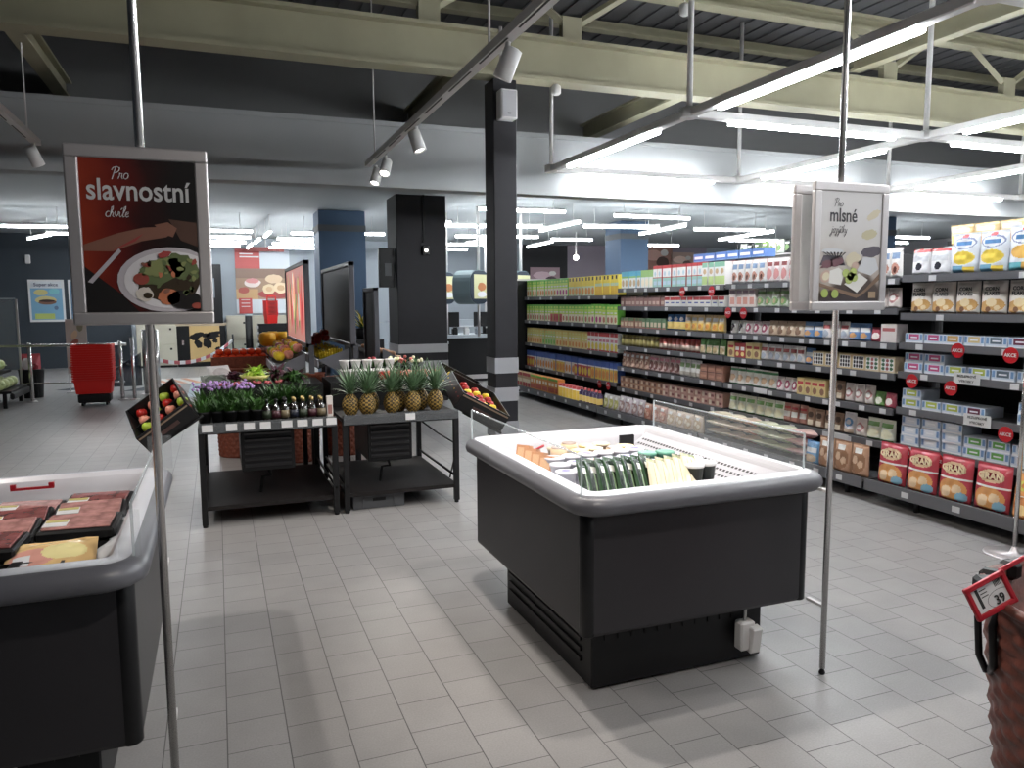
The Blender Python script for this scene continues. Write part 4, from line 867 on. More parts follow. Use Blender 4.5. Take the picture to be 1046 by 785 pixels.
fill('near', 2, [('bar_pink', 2, 'bar box with pink window'), ('bar_amber', 1, 'bar box with amber window'), ('bar_tan', 1, 'bar box with tan window'), ('bar_dark', 1, 'bar box with dark window'), ('bar_plum', 2, 'bar box with plum window'), ('bar_pink', 6, 'pink bar box by the red frame')])
fill('near', 3, [('bar_pink', 2, 'bar box with pink window', 2), ('bar_lime', 2, 'bar box with lime window'), ('bar_dark', 2, 'bar box with dark window'), ('bar_lime', 6, 'lime bar box by the red frame')])
fill('near', 4, [('bar_lime', 1, 'bar box with lime window', 2), ('bar_lime', 2, 'low bar box with lime window'), ('bar_plum', 1, 'bar box with plum window'), (None, 2), ('bar_plum', 2, 'bar box with dark plum window', 2), ('bar_pink', 5, 'pink bar box by the pole')])
fill('near', 5, [('bar_plain', 3, 'plain pale blue box', 3), ('bar_green', 2, 'bar box with green window', 2), ('bar_plain', 7, 'plain pale box by the pole', 2)])
fill('near', 6, [('granola_red', 4, 'large red granola bag', 1, .06), ('granola_orange', 4, 'large orange granola bag', 1, .06)])
# yellow bags laid on top of the cereal row, blue cartons standing on top of the shelf
# round red promotion tags on the rails
def promo(y, z, x, lb):
    t = thing('round_promo_tag', lb, 'promo tag', (x, y, z), -PI/2, 'round red promotion tags on the long shelf')
    MB().lathe([(0.055, -0.0015), (0.055, 0.0015)], n=24, M=Matrix.Rotation(PI/2, 4, 'X')).build('disc', mat('promo_red', srgb(190, 24, 36), 0.4), t)
    MB().lathe([(0.0545, -0.002), (0.050, -0.0025)], n=24, M=Matrix.Rotation(PI/2, 4, 'X') @ Matrix.Identity(4)).build('ring', M_PAPER, t)
    text_mesh('lettering', 'AKCE', 0.034, M_PAPER, t, (0, -0.004, 0), UPRIGHT, bold=.02)
for y, z, lb in ((7.58, 1.70, 'round red tag on the top rail of the second bay, first'), (7.02, 1.70, 'round red tag on the top rail of the second bay, near its end'),
                 (6.72, 1.47, 'round red tag on the second rail of the third bay, first'), (6.47, 1.47, 'round red tag on the second rail of the third bay, next to another'),
                 (4.02, 1.225, 'round red tag under the amber and tan bar boxes'), (3.62, 1.215, 'round red tag beside the red standing frame, upper'),
                 (4.40, 0.965, 'round red tag under the first pink bar boxes'), (4.06, 0.945, 'round red tag under the lime bar boxes'), (3.62, 0.67, 'round red tag low by the pole under the plum boxes'),
                 (4.43, 0.395, 'round red tag above the first red granola bag'), (4.14, 0.385, 'round red tag above the second red granola bag'), (9.62, 0.43, 'round red tag over the tins of the far bay'), (9.36, 0.43, 'round red tag over the dark bottles of the far bay')):
    promo(y, z, XF-0.028, lb)
for y, z, lb in ((3.94, 1.025, 'white sign reading BEZLEPKOVE VYROBKY on the lime box rail'), (3.84, 0.735, 'white sign reading BEZLEPKOVE VYROBKY under the plum box')):
    t = thing('shelf_sign', lb, 'sign', (XF-0.024, y, z), -PI/2)
    MB().box((0, 0, 0), (0.21, 0.003, 0.085)).build('card', M_PAPER, t)
    text_mesh('lettering', 'BEZLEPKOVÉ', 0.026, M_INK, t, (0, -0.003, 0.017), UPRIGHT, bold=.01); text_mesh('lettering', 'VÝROBKY', 0.026, M_INK, t, (0, -0.003, -0.02), UPRIGHT, bold=.01)
for y, z, lb in ((6.18, 0.70, 'white strip sign on the rail under the white green packets'), (5.12, 0.415, 'white strip sign on the rail behind the chrome pole')):
    MBs = MB().box((0, 0, 0), (0.20, 0.003, 0.05)).build('shelf_sign', M_PAPER, None, (XF-0.026, y, z), -PI/2); tag(MBs, lb, 'sign')
for k in range(4):
    me, w, cat, nm = KIND['pasta_yellow']
    o = bpy.data.objects.new('food_bag', me); C.objects.link(o); o.location = (5.26, 4.25-0.2*k, 2.0); o.rotation_euler = (0.15, 0, -PI/2); o.scale = (1.5, 1.4, .8)
    tag(o, 'yellow bag behind the cereal bags on the top shelf, %s from the left' % ORD[k], 'bag', 'yellow bags behind the cereal row')
    MB().box((5.28, 4.25-0.2*k, 1.892), (0.12, 0.18, 0.213)).build('food_carton', pk(222, 226, 234)); tag(C.objects[-1], 'white carton under the yellow bag behind the cereal row, %s from the left' % ORD[k], 'carton', 'cartons behind the cereal row')
bx = carton(.2, .14, .09, [(60, 110, 200), (120, 170, 226), WHT], [R_(.1, .3, .9, .7, 2), R_(0, 0, 1, .12, 1)], 10, 6)
for k in range(6):
    o = bpy.data.objects.new('food_carton', bx); C.objects.link(o); o.location = (XF+0.2, 7.6-0.21*k, 2.045); o.rotation_euler = (0, 0, -PI/2)
    tag(o, 'blue carton lying on the red-topped cartons of the second bay, %s from the left' % ORD[k], 'carton', 'blue cartons on top of the second bay')
    o2 = bpy.data.objects.new('food_carton', KIND['crem_red'][0]); C.objects.link(o2); o2.location = (XF+0.2, 7.6-0.21*k, 1.766); o2.rotation_euler = (0, 0, -PI/2)
    tag(o2, 'red-topped white carton in the back row under the blue cartons, %s from the left' % ORD[k], 'carton', 'back row cartons of the second bay')
# red frame stand with disc base at the aisle end
t = thing('sign_stand', 'chrome pole on a round steel base with a red frame by the cereal bars', 'sign stand', (4.605, 3.215, 0))
MB().lathe([(0.17, 0.0), (0.17, 0.006), (0.16, 0.01), (0.03, 0.014), (0.022, 0.03), (0.014, 0.05)], n=28).build('base', M_ALU, t)
MB().tube([(0, 0, 0.04), (0, 0, 1.62)], 0.013, 0, 12).build('pole', M_CHROME, t)
m = MB()
for c, d in (((0.12, -0.02, 1.47), (0.30, 0.014, 0.02)), ((0.12, -0.02, 1.07), (0.30, 0.014, 0.02)), ((-0.025, -0.02, 1.27), (0.02, 0.014, 0.42)), ((0.26, -0.02, 1.27), (0.02, 0.014, 0.42))): m.box(c, d)
m.build('frame', M_REDD, t)
MB().box((0.12, -0.02, 1.27), (0.27, 0.004, 0.39)).build('card', M_PAPER, t)
# ------------------------------------------------------------------ contents of the cheese chest
random.seed(21)
ZD = 0.702
def put(name, me, label, cat, loc, rot=(0, 0, 0), group=None, sc=None):
    o = bpy.data.objects.new(name, me); C.objects.link(o); o.location = loc; o.rotation_euler = rot
    if sc: o.scale = sc
    return tag(o, label, cat, group)
flatpack = lambda cols, spec, w=.10, h=.20, d=.03: carton(w, d, h, cols, spec, 10, 12)
gp = pouch(.085, .035, .24, [(36, 66, 36), (18, 38, 22), (110, 140, 90), (226, 226, 214)], [R_(.15, .05, .85, .9, 1), R_(.42, .1, .5, .85, 2), R_(.3, .7, .7, .84, 3)], rough=.2)
for k in range(8): put('green_pack', gp, 'dark green pack leaning in the cheese chest front row, %s from the left' % ORD[k], 'packet', (1.44+.045*k, 2.80+.01*(k % 2), ZD+.02), (-.55, .28, .25), 'dark green packs in the cheese chest')
cp = pouch(.10, .04, .21, [(206, 190, 150), (220, 206, 166), (180, 156, 104), (150, 160, 104)], [R_(.1, .05, .9, .9, 1), R_(.28, .05, .34, .9, 2), R_(.62, .05, .68, .9, 2), R_(0, .9, 1, 1, 3)], rough=.2)
for k in range(5): put('cheese_pack', cp, 'cream pack of string cheese leaning in the chest, %s from the left' % ORD[k], 'packet', (1.78+.052*k, 2.80+.012*k, ZD+.02), (-.5, .28, .2), 'cream cheese packs in the chest')
def tub(r, h, body, lid):
    m = MB(); m.lathe([(r*.8, 0), (r, h*.86), (r*1.08, h*.87), (r*1.08, h), (r*.9, h*1.02)], n=16, mis=[0, 1, 1, 1, 1]); return m.mesh('tub', [pk(*body), pk(*lid)])
tb = tub(.045, .10, (40, 46, 44), (206, 208, 210)); tw = tub(.047, .07, (190, 190, 204), (206, 204, 214)); tg = tub(.045, .10, (30, 110, 84), (60, 140, 110))
i = 0
for (x, y) in ((2.02, 2.93), (2.10, 2.95), (2.02, 3.04), (2.10, 3.06)):
    put('dip_tub', tb, 'dark tub with pale lid in the cheese chest corner, %s of four' % ORD[i], 'tub', (x, y, ZD+.05), group='dark dip tubs'); i += 1
    
put('dip_tub', tg, 'green lidded tub behind the dark tubs in the cheese chest', 'tub', (2.06, 3.24, ZD+.05)); put('dip_tub', tg, 'green lidded tub further back beside the white grille', 'tub', (1.98, 3.27, ZD+.045))
i = 0
lp = mat('tub_print', srgb(96, 84, 150), .4)
for r_ in range(3):
    for c_ in range(6):
        t = thing('cheese_tub', 'white tub in the middle of the cheese chest, row %s, %s from the left' % (ORD[r_], ORD[c_]), 'tub', (1.46+.095*c_+.02*r_, 3.12+.11*r_+.01*c_, ZD+.055+.01*r_), random.uniform(0, 6), 'white tubs in the cheese chest')
        link('body', tw, t)
        MB().ell(0, 0, .03, .022, 0, 0, 12).build('lid_print', [lp, pk(206, 120, 110), pk(236, 214, 190)][(r_+c_) % 3] if False else [lp, pk(200, 130, 110), pk(190, 196, 210)][(r_*2+c_) % 3], t, (0, 0, .0722), 0, (PI/2, 0, 0)); i += 1
oc = carton(.07, .05, .13, [(200, 120, 60), (220, 160, 100), (100, 64, 40), WHT], [R_(.1, .5, .9, .9, 1), R_(.15, .15, .85, .4, 2)], 8, 10)
for k in range(4): put('cheese_carton', oc, 'orange carton standing at the glass side of the cheese chest, %s from the front' % ORD[k], 'carton', (1.43, 3.32+.1*k, ZD+.03), (-.25, 0, -.9), 'orange cartons in the cheese chest')
cw = jar(.045, .07, [(190, 130, 70), (226, 190, 140), (120, 84, 60)], [(0, .1, 0, .95), (.1, .9, 1, 1), (.92, 1, 2, .9)])
for k in range(9): put('cheese_round', [cw, tub(.046, .06, (206, 130, 60), (236, 196, 110)), tub(.046, .06, (120, 90, 50), (200, 180, 140))][k % 3] if k < 3 else [C.objects['cheese_round'].data, C.objects['cheese_round.001'].data, C.objects['cheese_round.002'].data][k % 3],
                      'round brown cheese at the back of the chest, %s row, %s from the left' % (['front', 'rear'][k//5], ORD[k % 5]), 'cheese', (1.68+.095*(k % 5), 3.64+.1*(k//5)-.02*(k % 2), ZD+.05), (0, 0, k), 'round cheeses at the back of the chest')
wp = carton(.12, .09, .022, [(236, 230, 220), (226, 206, 170)], [R_(.1, .1, .9, .9, 1)], 4, 4)
for k in range(6): put('cheese_slice_pack', wp, 'flat pale pack lying in the front corner by the grille, %s from the left' % ORD[k], 'packet', (1.98+.05*k, 2.70+.07*(k % 2), ZD+.04+.002*k), (0, 0, .4*k), 'flat pale packs in the cheese chest')
MB().tube([(0, 0, 0), (.05, 0, .012), (.10, 0, .01), (.15, 0, .03)], .007, 0, 6).tube([(.02, 0, -.01), (.13, 0, .0)], .005, 0, 6).build('divider_clip', M_REDD, None, (1.46, 3.72, .80)); tag(C.objects[-1], 'crimson plastic clip on the back wall of the cheese chest', 'clip')
m = MB(); m.box((0, 0, 0), (.09, .012, .075)).box((.03, 0.012, 0), (.05, .012, .06))
tag(m.build('thermometer', M_BLACKP, None, (2.16, 3.80, .80)), 'small dark thermometer at the back corner of the cheese chest', 'thermometer')
# ------------------------------------------------------------------ contents of the meat chest
M_FILM = mat('meat_film', srgb(186, 136, 130), .14, noise=.35, nscale=22, coat=.4)
M_FILM2 = mat('meat_film_dark', srgb(140, 84, 82), .14, noise=.35, nscale=22, coat=.4)
def meat_tray(mm):
    a = MB(); a.box((0, 0, .02), (.25, .19, .04), bev=.008); A = a.mesh('tray', M_BLACKP)
    b_ = MB(); b_.box((0, .0, .043), (.22, .16, .010), bev=.004); B = b_.mesh('meat', mm)
    c_ = MB(); c_.box((-.07, -.03, .0495), (.075, .07, .002), 0); c_.box((-.07, -.01, .0508), (.07, .025, .001), 1); D = c_.mesh('label', [M_PAPER, pk(186, 170, 70)])
    return A, B, D
T1, T2 = meat_tray(M_FILM), meat_tray(M_FILM2)
k = 0
for r_, y in enumerate((3.55, 3.33, 3.10, 2.87)):
    for c_ in range(5 if r_ < 3 else 3):
        x = -.50-.205*c_*1.25
        if r_ == 3 and c_ == 0: continue
        t = thing('meat_tray', 'black tray of %s meat, %s row from the chest back, %s from the right' % ('pink' if (k % 3) else 'dark red', ORD[r_], ORD[c_]), 'meat tray', (x, y, .735+.018*r_+random.uniform(0, .012)), random.uniform(-.08, .08), 'meat trays in the chest', rot=(.05*random.uniform(-1, 1)+.06, .04*random.uniform(-1, 1), random.uniform(-.08, .08)))
        for nm, me in zip(('tray', 'meat', 'label'), T1 if k % 3 else T2): link(nm, me, t)
        MB().box((0, 0, -.03), (.22, .16, .04)).build('lower_tray', M_BLACKP, t); k += 1
for q, (x, y) in enumerate(((-.62, 2.70), (-.90, 2.70), (-1.18, 2.70))):
    m = MB(); m.box((0, 0, .02), (.27, .17, .01)); 
    for c, d in (((0, .08, .055), (.27, .01, .07)), ((0, -.08, .055), (.27, .01, .07)), ((.13, 0, .055), (.01, .15, .07)), ((-.13, 0, .055), (.01, .15, .07))): m.box(c, d, rot=None)
    m.box((0, .0, .092), (.03, .17, .004))
    tag(m.build('empty_tray', M_BLACKP, None, (x, y-.06, .705)), 'empty black crate in the front row of the meat chest, %s from the right' % ORD[q], 'crate', 'empty crates in the meat chest')
yp = pouch(.26, .07, .20, [(240, 190, 110), (244, 226, 140), (236, 150, 130), (236, 236, 240)], [O_(.3, .4, .25, .3, 2), O_(.65, .55, .25, .25, 1), R_(.1, .2, .3, .5, 3)], 24, 20, rough=.15)
for k, (z, y) in enumerate(((.745, 2.60), (.785, 2.66))): put('sausage_pack', yp, 'orange-yellow sausage pack in the front corner of the meat chest, %s' % ('lower one' if k == 0 else 'upper one'), 'packet', (-.53, y, z), (-1.25, 0, .05), 'sausage packs')
m = MB()
for c, d in (((0, 0, 0), (.16, .012, .010)), ((-.07, 0, .010), (.02, .014, .02)), ((.07, 0, .010), (.02, .014, .02))): m.box(c, d)
tag(m.build('divider_clip', M_REDD, None, (-.76, 3.675, .83)), 'red plastic clip on the white back wall of the meat chest', 'clip')
bagm = pouch(.16, .06, .22, [(206, 210, 216), (226, 230, 236), (170, 178, 186)], [O_(.5, .5, .3, .3, 1), R_(.2, .2, .4, .8, 2)], rough=.1)
put('clear_bag', bagm, 'crumpled clear bag standing against the glass side of the meat chest', 'bag', (-.44, 2.92, .74), (-.95, 0, -1.4)); put('clear_bag', bagm, 'crumpled clear bag deeper along the glass side of the meat chest', 'bag', (-.44, 3.2, .74), (-.95, 0, -1.5))

# ------------------------------------------------------------------ produce tables
random.seed(33)
def table(label, X0, X1, tags, cond):
    t = thing('produce_table', label, 'table', (0, 0, 0)); Y0, Y1 = 5.76, 7.02; cx, cy = (X0+X1)/2, (Y0+Y1)/2
    for x in (X0+.02, X1-.02):
        for y in (Y0+.02, Y1-.02):
            l = MB().box((x, y, .37), (.04, .04, .70)).build('leg', M_BLACK, t); MB().tube([(x, y, 0), (x, y, .022)], .018).build('foot', M_BLACKP, l)
    m = MB(); m.box((cx, cy, .715), (X1-X0, Y1-Y0, .03)); m.box((cx, Y0+.01, .70), (X1-X0, .02, .05)); m.box((cx, 6.72, .835), (X1-X0-.02, .56, .21)); m.build('tray', M_BLACK, t)
    MB().box((cx, cy, .135), (X1-X0-.03, Y1-Y0-.03, .03)).build('lower_shelf', mat('shelf_dark_board', (.012, .010, .010), .6, spec=.25), t)
    for x in (X0+.02, X1-.02):
        for z in (.21, ): MB().tube([(x, Y0, z), (x, Y1, z)], .010, 0, 6).build('side_rail', M_BLACK, t)
    pr = MB().box((cx, Y0-.012, .722), (X1-X0-.01, .006, .075)).build('price_rail', mat('clear_rail', (.16, .17, .18), .12, trans=.55), t)
    for x, c in tags: MB().box((x, Y0-.017, .722), (.075, .003, .05)).build('price_tag', c, pr)
    x0, x1 = cond
    cd = MB().box(((x0+x1)/2, 6.18, .53), (x1-x0, .62, .33), bev=.006).build('cooling_unit', M_BLACKP, t)
    m = MB()
    for k in range(6): m.box(((x0+x1)/2, 5.862, .41+.048*k), (x1-x0-.05, .02, .018), rot=(.5, 0, 0))
    m.build('louvres', mat('louvre_grey', (.016, .016, .018), .4), cd)
    MB().tube([((x0+x1)/2, 6.0, .36), ((x0+x1)/2+.02, 6.0, .30), ((x0+x1)/2-.04, 6.02, .29), ((x0+x1)/2-.06, 6.02, .17)], .013).build('drain_pipe', M_BLACKP, cd)
    return t
MT = M_TAG
T1_ = table('black produce table with herb pots and bottles', -.165, .805, [(x, MT) for x in (-.10, .06, .18, .29, .44, .55, .66, .76)], (.12, .50))
T2_ = table('black produce table with the row of pineapples', .845, 1.755, [(1.36, MT)], (1.05, 1.40))
m = MB(); m.tube([(1.50, 6.9, .68), (1.52, 6.88, .58), (1.58, 6.86, .55), (1.62, 6.86, .60), (1.58, 6.85, .68)], .008, 0, 6); m.tube([(1.56, 6.9, .69), (1.62, 6.85, .62), (1.70, 6.7, .52), (1.76, 6.4, .46), (1.85, 6.2, .40), (1.9, 6.4, .2), (1.92, 6.6, .01)], .008, 0, 6)
m.build('power_cable', M_BLACKP, T2_)
m = MB()
for c, d in (((0, 0, .01), (.40, .28, .016)), ((0, -.135, .065), (.40, .012, .11)), ((0, .135, .065), (.40, .012, .11)), ((-.195, 0, .065), (.012, .27, .11)), ((.195, 0, .065), (.012, .27, .11)), ((0, -.142, .108), (.41, .012, .014)), ((0, .142, .108), (.41, .012, .014))): m.box(c, d, 0)
m.box((0, -.1425, .072), (.10, .003, .026), 1)
for x in (-.12, .12): m.box((x, -.144, .055), (.01, .01, .09), 0)
tag(m.build('plastic_crate', [mat('crate_grey', (.075, .078, .085), .5), M_BLACKP], None, (1.12, 5.98, 0)), 'grey plastic crate on the floor under the pineapple table', 'crate')
# herb pots
def herb(label, loc, mleaf, n=46, hgt=.16, sp=.09, flower=None):
    t = thing('herb_pot', label, 'herb pot', loc, random.random()*6, 'herb pots on the produce table')
    MB().lathe([(.032, 0), (.046, .085), (.05, .087), (.05, .1), (.04, .1)], n=12).build('pot', M_BLACKP, t)
    m = MB(); m.fixn = False
    for k in range(n):
        a = random.random()*2*PI; r = random.random()**.5*.04; el = random.uniform(.7, 1.5)
        m.blade((r*math.cos(a), r*math.sin(a), .09), a+random.uniform(-.6, .6), el, hgt*random.uniform(.6, 1.1), random.uniform(.012, .03), random.uniform(.4, 1.6), 0)
        if flower and k % 3 == 0:
            m.ball((r*math.cos(a)*2.2, r*math.sin(a)*2.2, .09+hgt*random.uniform(.75, 1.05)), random.uniform(.007, .013), 1, 6)
    m.build('foliage', [mleaf, flower or mleaf], t)
    return t
M_HERB = mat('herb_green', srgb(58, 96, 40), .5, noise=.35, nscale=30); M_PURP = mat('purple_flower', srgb(176, 140, 200), .6, noise=.2, nscale=40); M_HERB2 = mat('herb_dark', srgb(44, 74, 36), .5, noise=.35, nscale=30)
k = 0
for x in (-.12, -.03, .06, .15, .24): herb('green herb in the front row of the herb table, %s from the left' % ORD[k], (x, 5.85+.01*(k % 2), .731), [M_HERB, M_HERB2][k % 2], 80, .13); k += 1
for k, x in enumerate((-.11, -.01, .09, .19)): herb('purple-flowered herb in the second row of the herb table, %s from the left' % ORD[k], (x, 6.04, .735), M_HERB, 60, .19, flower=M_PURP)
for k, (x, y, z) in enumerate(((.36, 6.08, .735), (.47, 6.10, .735), (.57, 6.1, .735), (.44, 6.22, .735), (.55, 6.24, .735))): herb('leafy green herb behind the bottles, %s from the left' % ORD[k], (x, y, z), [M_HERB2, M_HERB][k % 2], 80, .19)
# bottles
mb_ = MB(); mb_.lathe([(.03, 0), (.033, .01), (.033, .105), (.012, .13), (.012, .15)], n=14, mi=0); BM = mb_.mesh('glass', mat('dark_bottle_glass', (.012, .010, .008), .08, coat=.5))
lb_ = [MB().lathe([(.0335, .03), (.0335, .085)], n=14).mesh('label', c) for c in (pk(44, 56, 40), pk(70, 30, 40), pk(90, 74, 44), pk(34, 38, 54))]
cp_ = MB().lathe([(.0135, .145), (.0135, .168), (.010, .17)], n=12).mesh('cap', mat('gold_cap', (.45, .34, .14), .35, .8)); cpb = MB().lathe([(.0135, .145), (.0135, .168), (.010, .17)], n=12).mesh('cap', M_BLACKP)
k = 0
for r_, y in enumerate((5.84, 5.93)):
    for x in (.31, .375, .44, .505, .57, .635, .70):
        if r_ == 1 and x < .4: continue
        t = thing('sauce_bottle', 'small dark bottle with %s cap, %s row of the herb table, %s from the left' % ('gold' if x > .48 else 'black', 'front' if r_ == 0 else 'second', ORD[k % 7]), 'bottle', (x, y, .731), 0, 'small dark bottles on the herb table')
        link('glass', BM, t); link('label', lb_[k % 4], t); link('cap', cp_ if x > .48 else cpb, t); k += 1
t = thing('drink_carton', 'slim white carton at the end of the bottles on the herb table', 'carton', (.765, 5.86, .731))
MB().box((0, 0, .085), (.045, .045, .17), bev=.003).build('body', pk(214, 206, 200), t); MB().box((0, -.0235, .07), (.03, .002, .07)).build('label', pk(150, 90, 80), t)
# salads on the riser (top z .87)
ZR = .942
def lettuce(label, loc, ms, R=.12, n=70, bowl=None):
    t = thing('lettuce', label, 'lettuce', loc, random.random()*6)
    m = MB(); m.fixn = False
    for k in range(n):
        a = random.random()*2*PI; e = random.uniform(.15, 1.35); r = R*random.uniform(.2, .6)
        m.blade((r*math.cos(a)*.6, r*math.sin(a)*.6, .02+.04*random.random()), a, e, R*random.uniform(.5, 1.0), random.uniform(.03, .06), random.uniform(.6, 2.4), random.randrange(len(ms)), 4)
    m.ball((0, 0, .05), R*.5, 0, 10, (1, 1, .8)); m.build('leaves', ms, t)
    if bowl: MB().lathe([(.04, -.04), (.10, 0), (.125, .03), (.12, .03), (.09, .0), (.02, -.03)], n=18).build('bowl', bowl, t)
    return t
lettuce('bright green lettuce in a yellow bowl on the herb table', (.27, 6.62, ZR+.042), [M_LEAFL, mat('lettuce_pale', srgb(190, 214, 90), .5)], .11, 80, pk(206, 196, 90))
lettuce('dark red lettuce in front of the grey display post', (.46, 6.66, ZR), [M_LEAFR, M_HERB2, M_LEAFR], .15, 110); lettuce('red-green lettuce at the end of the herb table by the post', (.58, 6.58, ZR), [M_HERB, M_HERB2, M_LEAFR], .13, 90)
lettuce('purple salad behind the herbs next to the green lettuce', (.11, 6.78, ZR), [M_LEAFR, mat('purple_leaf', srgb(96, 50, 76), .5)], .11, 70)
put('salad_bag', pouch(.2, .1, .2, [(120, 128, 120), (70, 80, 70), (150, 160, 150)], [O_(.5, .5, .4, .3, 1)], rough=.15), 'greyish salad bag at the corner of the herb table', 'bag', (-.02, 6.6, ZR+.002), (-1.0, 0, .2))
put('salad_bag', pouch(.2, .1, .2, [(200, 196, 196), (170, 160, 160), (226, 226, 226)], [O_(.5, .5, .4, .3, 1)], rough=.15), 'white salad bag beside the purple salad', 'bag', (.06, 6.92, ZR+.002), (-.7, 0, .5))
for k in range(6):
    t = thing('radish_bunch', 'bunch of red radishes behind the purple herbs, %s from the left' % ORD[k], 'radishes', (.02+.085*k, 6.48, ZR), 0, 'radish bunches on the herb table')
    m = MB()
    for q in range(5): m.ball((random.uniform(-.03, .03), random.uniform(-.03, .03), .015+random.uniform(0, .012)), .014, 0, 8)
    m.build('radishes', pk(190, 60, 70), t)
    m = MB(); m.fixn = False
    for q in range(8): m.blade((0, 0, .02), random.random()*6, .8, .06, .015, .6, 0)
    m.build('leaves', M_HERB, t)
put('foam_tray', carton(.2, .12, .06, [(206, 214, 214), (150, 170, 160)], [R_(.1, .2, .9, .8, 1)]), 'white wrapped tray behind the lettuces', 'tray', (.44, 6.84, ZR))
# pineapples
def pineapple_mesh():
    m = MB(); nz, n = 30, 36; prof = []
    for i in range(nz+1):
        t_ = i/nz; prof.append((max(.004, .062*math.sin(PI*min(1, (t_*.90+.07)))**.55), .175*t_))
    def fn(r, z, a): return r*(1+.07*abs(math.cos(5*a+z*105)*math.cos(5*a-z*105)))
    m.lathe(prof, n=n, fn=fn)
    for f in m.bm.faces:
        c = f.calc_center_median(); a = math.atan2(c.y, c.x); f.material_index = 0 if abs(math.cos(5*a+c.z*105)*math.cos(5*a-c.z*105)) > .42 else 1
    return m.mesh('body', [M_PINEY, M_PINED])
PBM = pineapple_mesh()
def crown_mesh(seed):
    random.seed(seed); m = MB(); m.fixn = False
    for k in range(54):
        a = k*2.39996; q = k/54
        m.blade((.012*math.cos(a), .012*math.sin(a), .165+.05*q), a, .35+1.05*q+random.uniform(-.1, .1), .13+.09*random.random()+.03*q, .022, .35 if q > .3 else .75, 0, 4)
    return m.mesh('crown', M_PINEL)
CRM_ = [crown_mesh(s) for s in (1, 2, 3)]
random.seed(5)
PP = [(.93, 5.90), (1.055, 5.88), (1.115, 6.04), (1.25, 5.90), (1.335, 6.02), (1.42, 5.90), (1.52, 6.04), (1.61, 5.92)]
for k, (x, y) in enumerate(PP):
    t = thing('pineapple', 'ripe pineapple with grey-green crown on the black table, %s from the left' % ORD[k], 'pineapple', (x, y, .731), random.random()*6, 'pineapples on the produce table')
    link('body', PBM, t); link('crown', CRM_[k % 3], t)
# stack of white cups, flowers and fruit on the riser of the pineapple table
cup = MB().lathe([(.03, 0), (.045, .07), (.05, .075), (.045, .078), (.03, .02)], n=14).mesh('cup', mat('white_cup', (.8, .79, .78), .35))
k = 0
for r_ in range(2):
    for x in (1.02, 1.12, 1.22, 1.32, 1.42):
        for lv in range(2 if r_ else 1):
            put('white_cup', cup, 'white plastic cup behind the pineapples, %s row, %s from the left%s' % (['front', 'back'][r_], ORD[int((x-1.02)/.1+.5)], ', on top' if lv else ''), 'cup', (x, 6.62+.13*r_, ZR+.08*lv), (0, 0, 0), 'white cups behind the pineapples'); k += 1
def apple_mesh(): return MB().lathe([(.008, .062), (.02, .070), (.034, .062), (.040, .042), (.034, .016), (.02, .004), (.006, .007)], n=14).mesh('fruit', M_RED)
def fruit(name, label, cat, loc, col, r=.038, sc=(1, 1, 1), group=None):
    t = thing(name, label, cat, loc, random.random()*6, group)
    key = 'fr_%s_%s' % (col.name, r)
    if key not in KIND: KIND[key] = MB().lathe([(r*.2, r*1.62), (r*.5, r*1.80), (r*.88, r*1.58), (r, r*1.05), (r*.86, r*.42), (r*.5, r*.08), (r*.15, r*.14)], n=14).mesh('fruit', col)
    o = link('fruit', KIND[key], t); o.scale = sc
    if 'stem' not in KIND: KIND['stem'] = MB().tube([(0, 0, 0), (.003, 0, .012)], .002, 0, 5).mesh('stem', pk(80, 60, 30))
    link('stem', KIND['stem'], t, (0, 0, r*1.66*sc[2])); return t
A_RED = mat('apple_red', srgb(176, 40, 36), .3, noise=.3, nscale=20); A_PINK = mat('apple_pink', srgb(226, 150, 130), .35, noise=.25, nscale=20); A_YEL = mat('lemon_yellow', srgb(240, 210, 50), .4, noise=.1, nscale=30); A_ORG = mat('mandarin', srgb(236, 130, 30), .45, noise=.1, nscale=30)
A_TOM = mat('tomato', srgb(226, 74, 34), .25, noise=.12, nscale=20); A_GRN = mat('apple_green', srgb(170, 196, 70), .35, noise=.15, nscale=20); A_MEL = mat('melon', srgb(240, 186, 40), .45, noise=.1, nscale=12)
for k in range(7): fruit('apple', 'red and pink apple behind the pineapples, %s from the left' % ORD[k], 'apple', (1.30+.075*k, 6.46+.05*(k % 2), ZR), [A_RED, A_PINK][k % 2], .042, group='apples behind the pineapples')
for k in range(5):
    t = thing('flower_pot', 'potted flower behind the pineapples near the slim column, %s from the left' % ORD[k], 'flower pot', (1.30+.10*k, 6.90, ZR), 0, 'flower pots behind the pineapples')
    MB().lathe([(.03, 0), (.042, .07), (.045, .08), (.03, .08)], n=10).build('pot', M_BLACKP, t)
    m = MB(); m.fixn = False
    for q in range(26):
        a = random.random()*6.28; m.blade((0, 0, .07), a, random.uniform(.5, 1.4), .1, .02, .8, 0)
        if q % 3 == 0: m.ball((.05*math.cos(a), .05*math.sin(a), .11+.05*random.random()), .016, 1, 6)
    m.build('blossoms', [M_HERB, [pk(190, 40, 50), pk(230, 170, 150), pk(236, 226, 160), pk(220, 80, 70), pk(236, 230, 190)][k]], t)
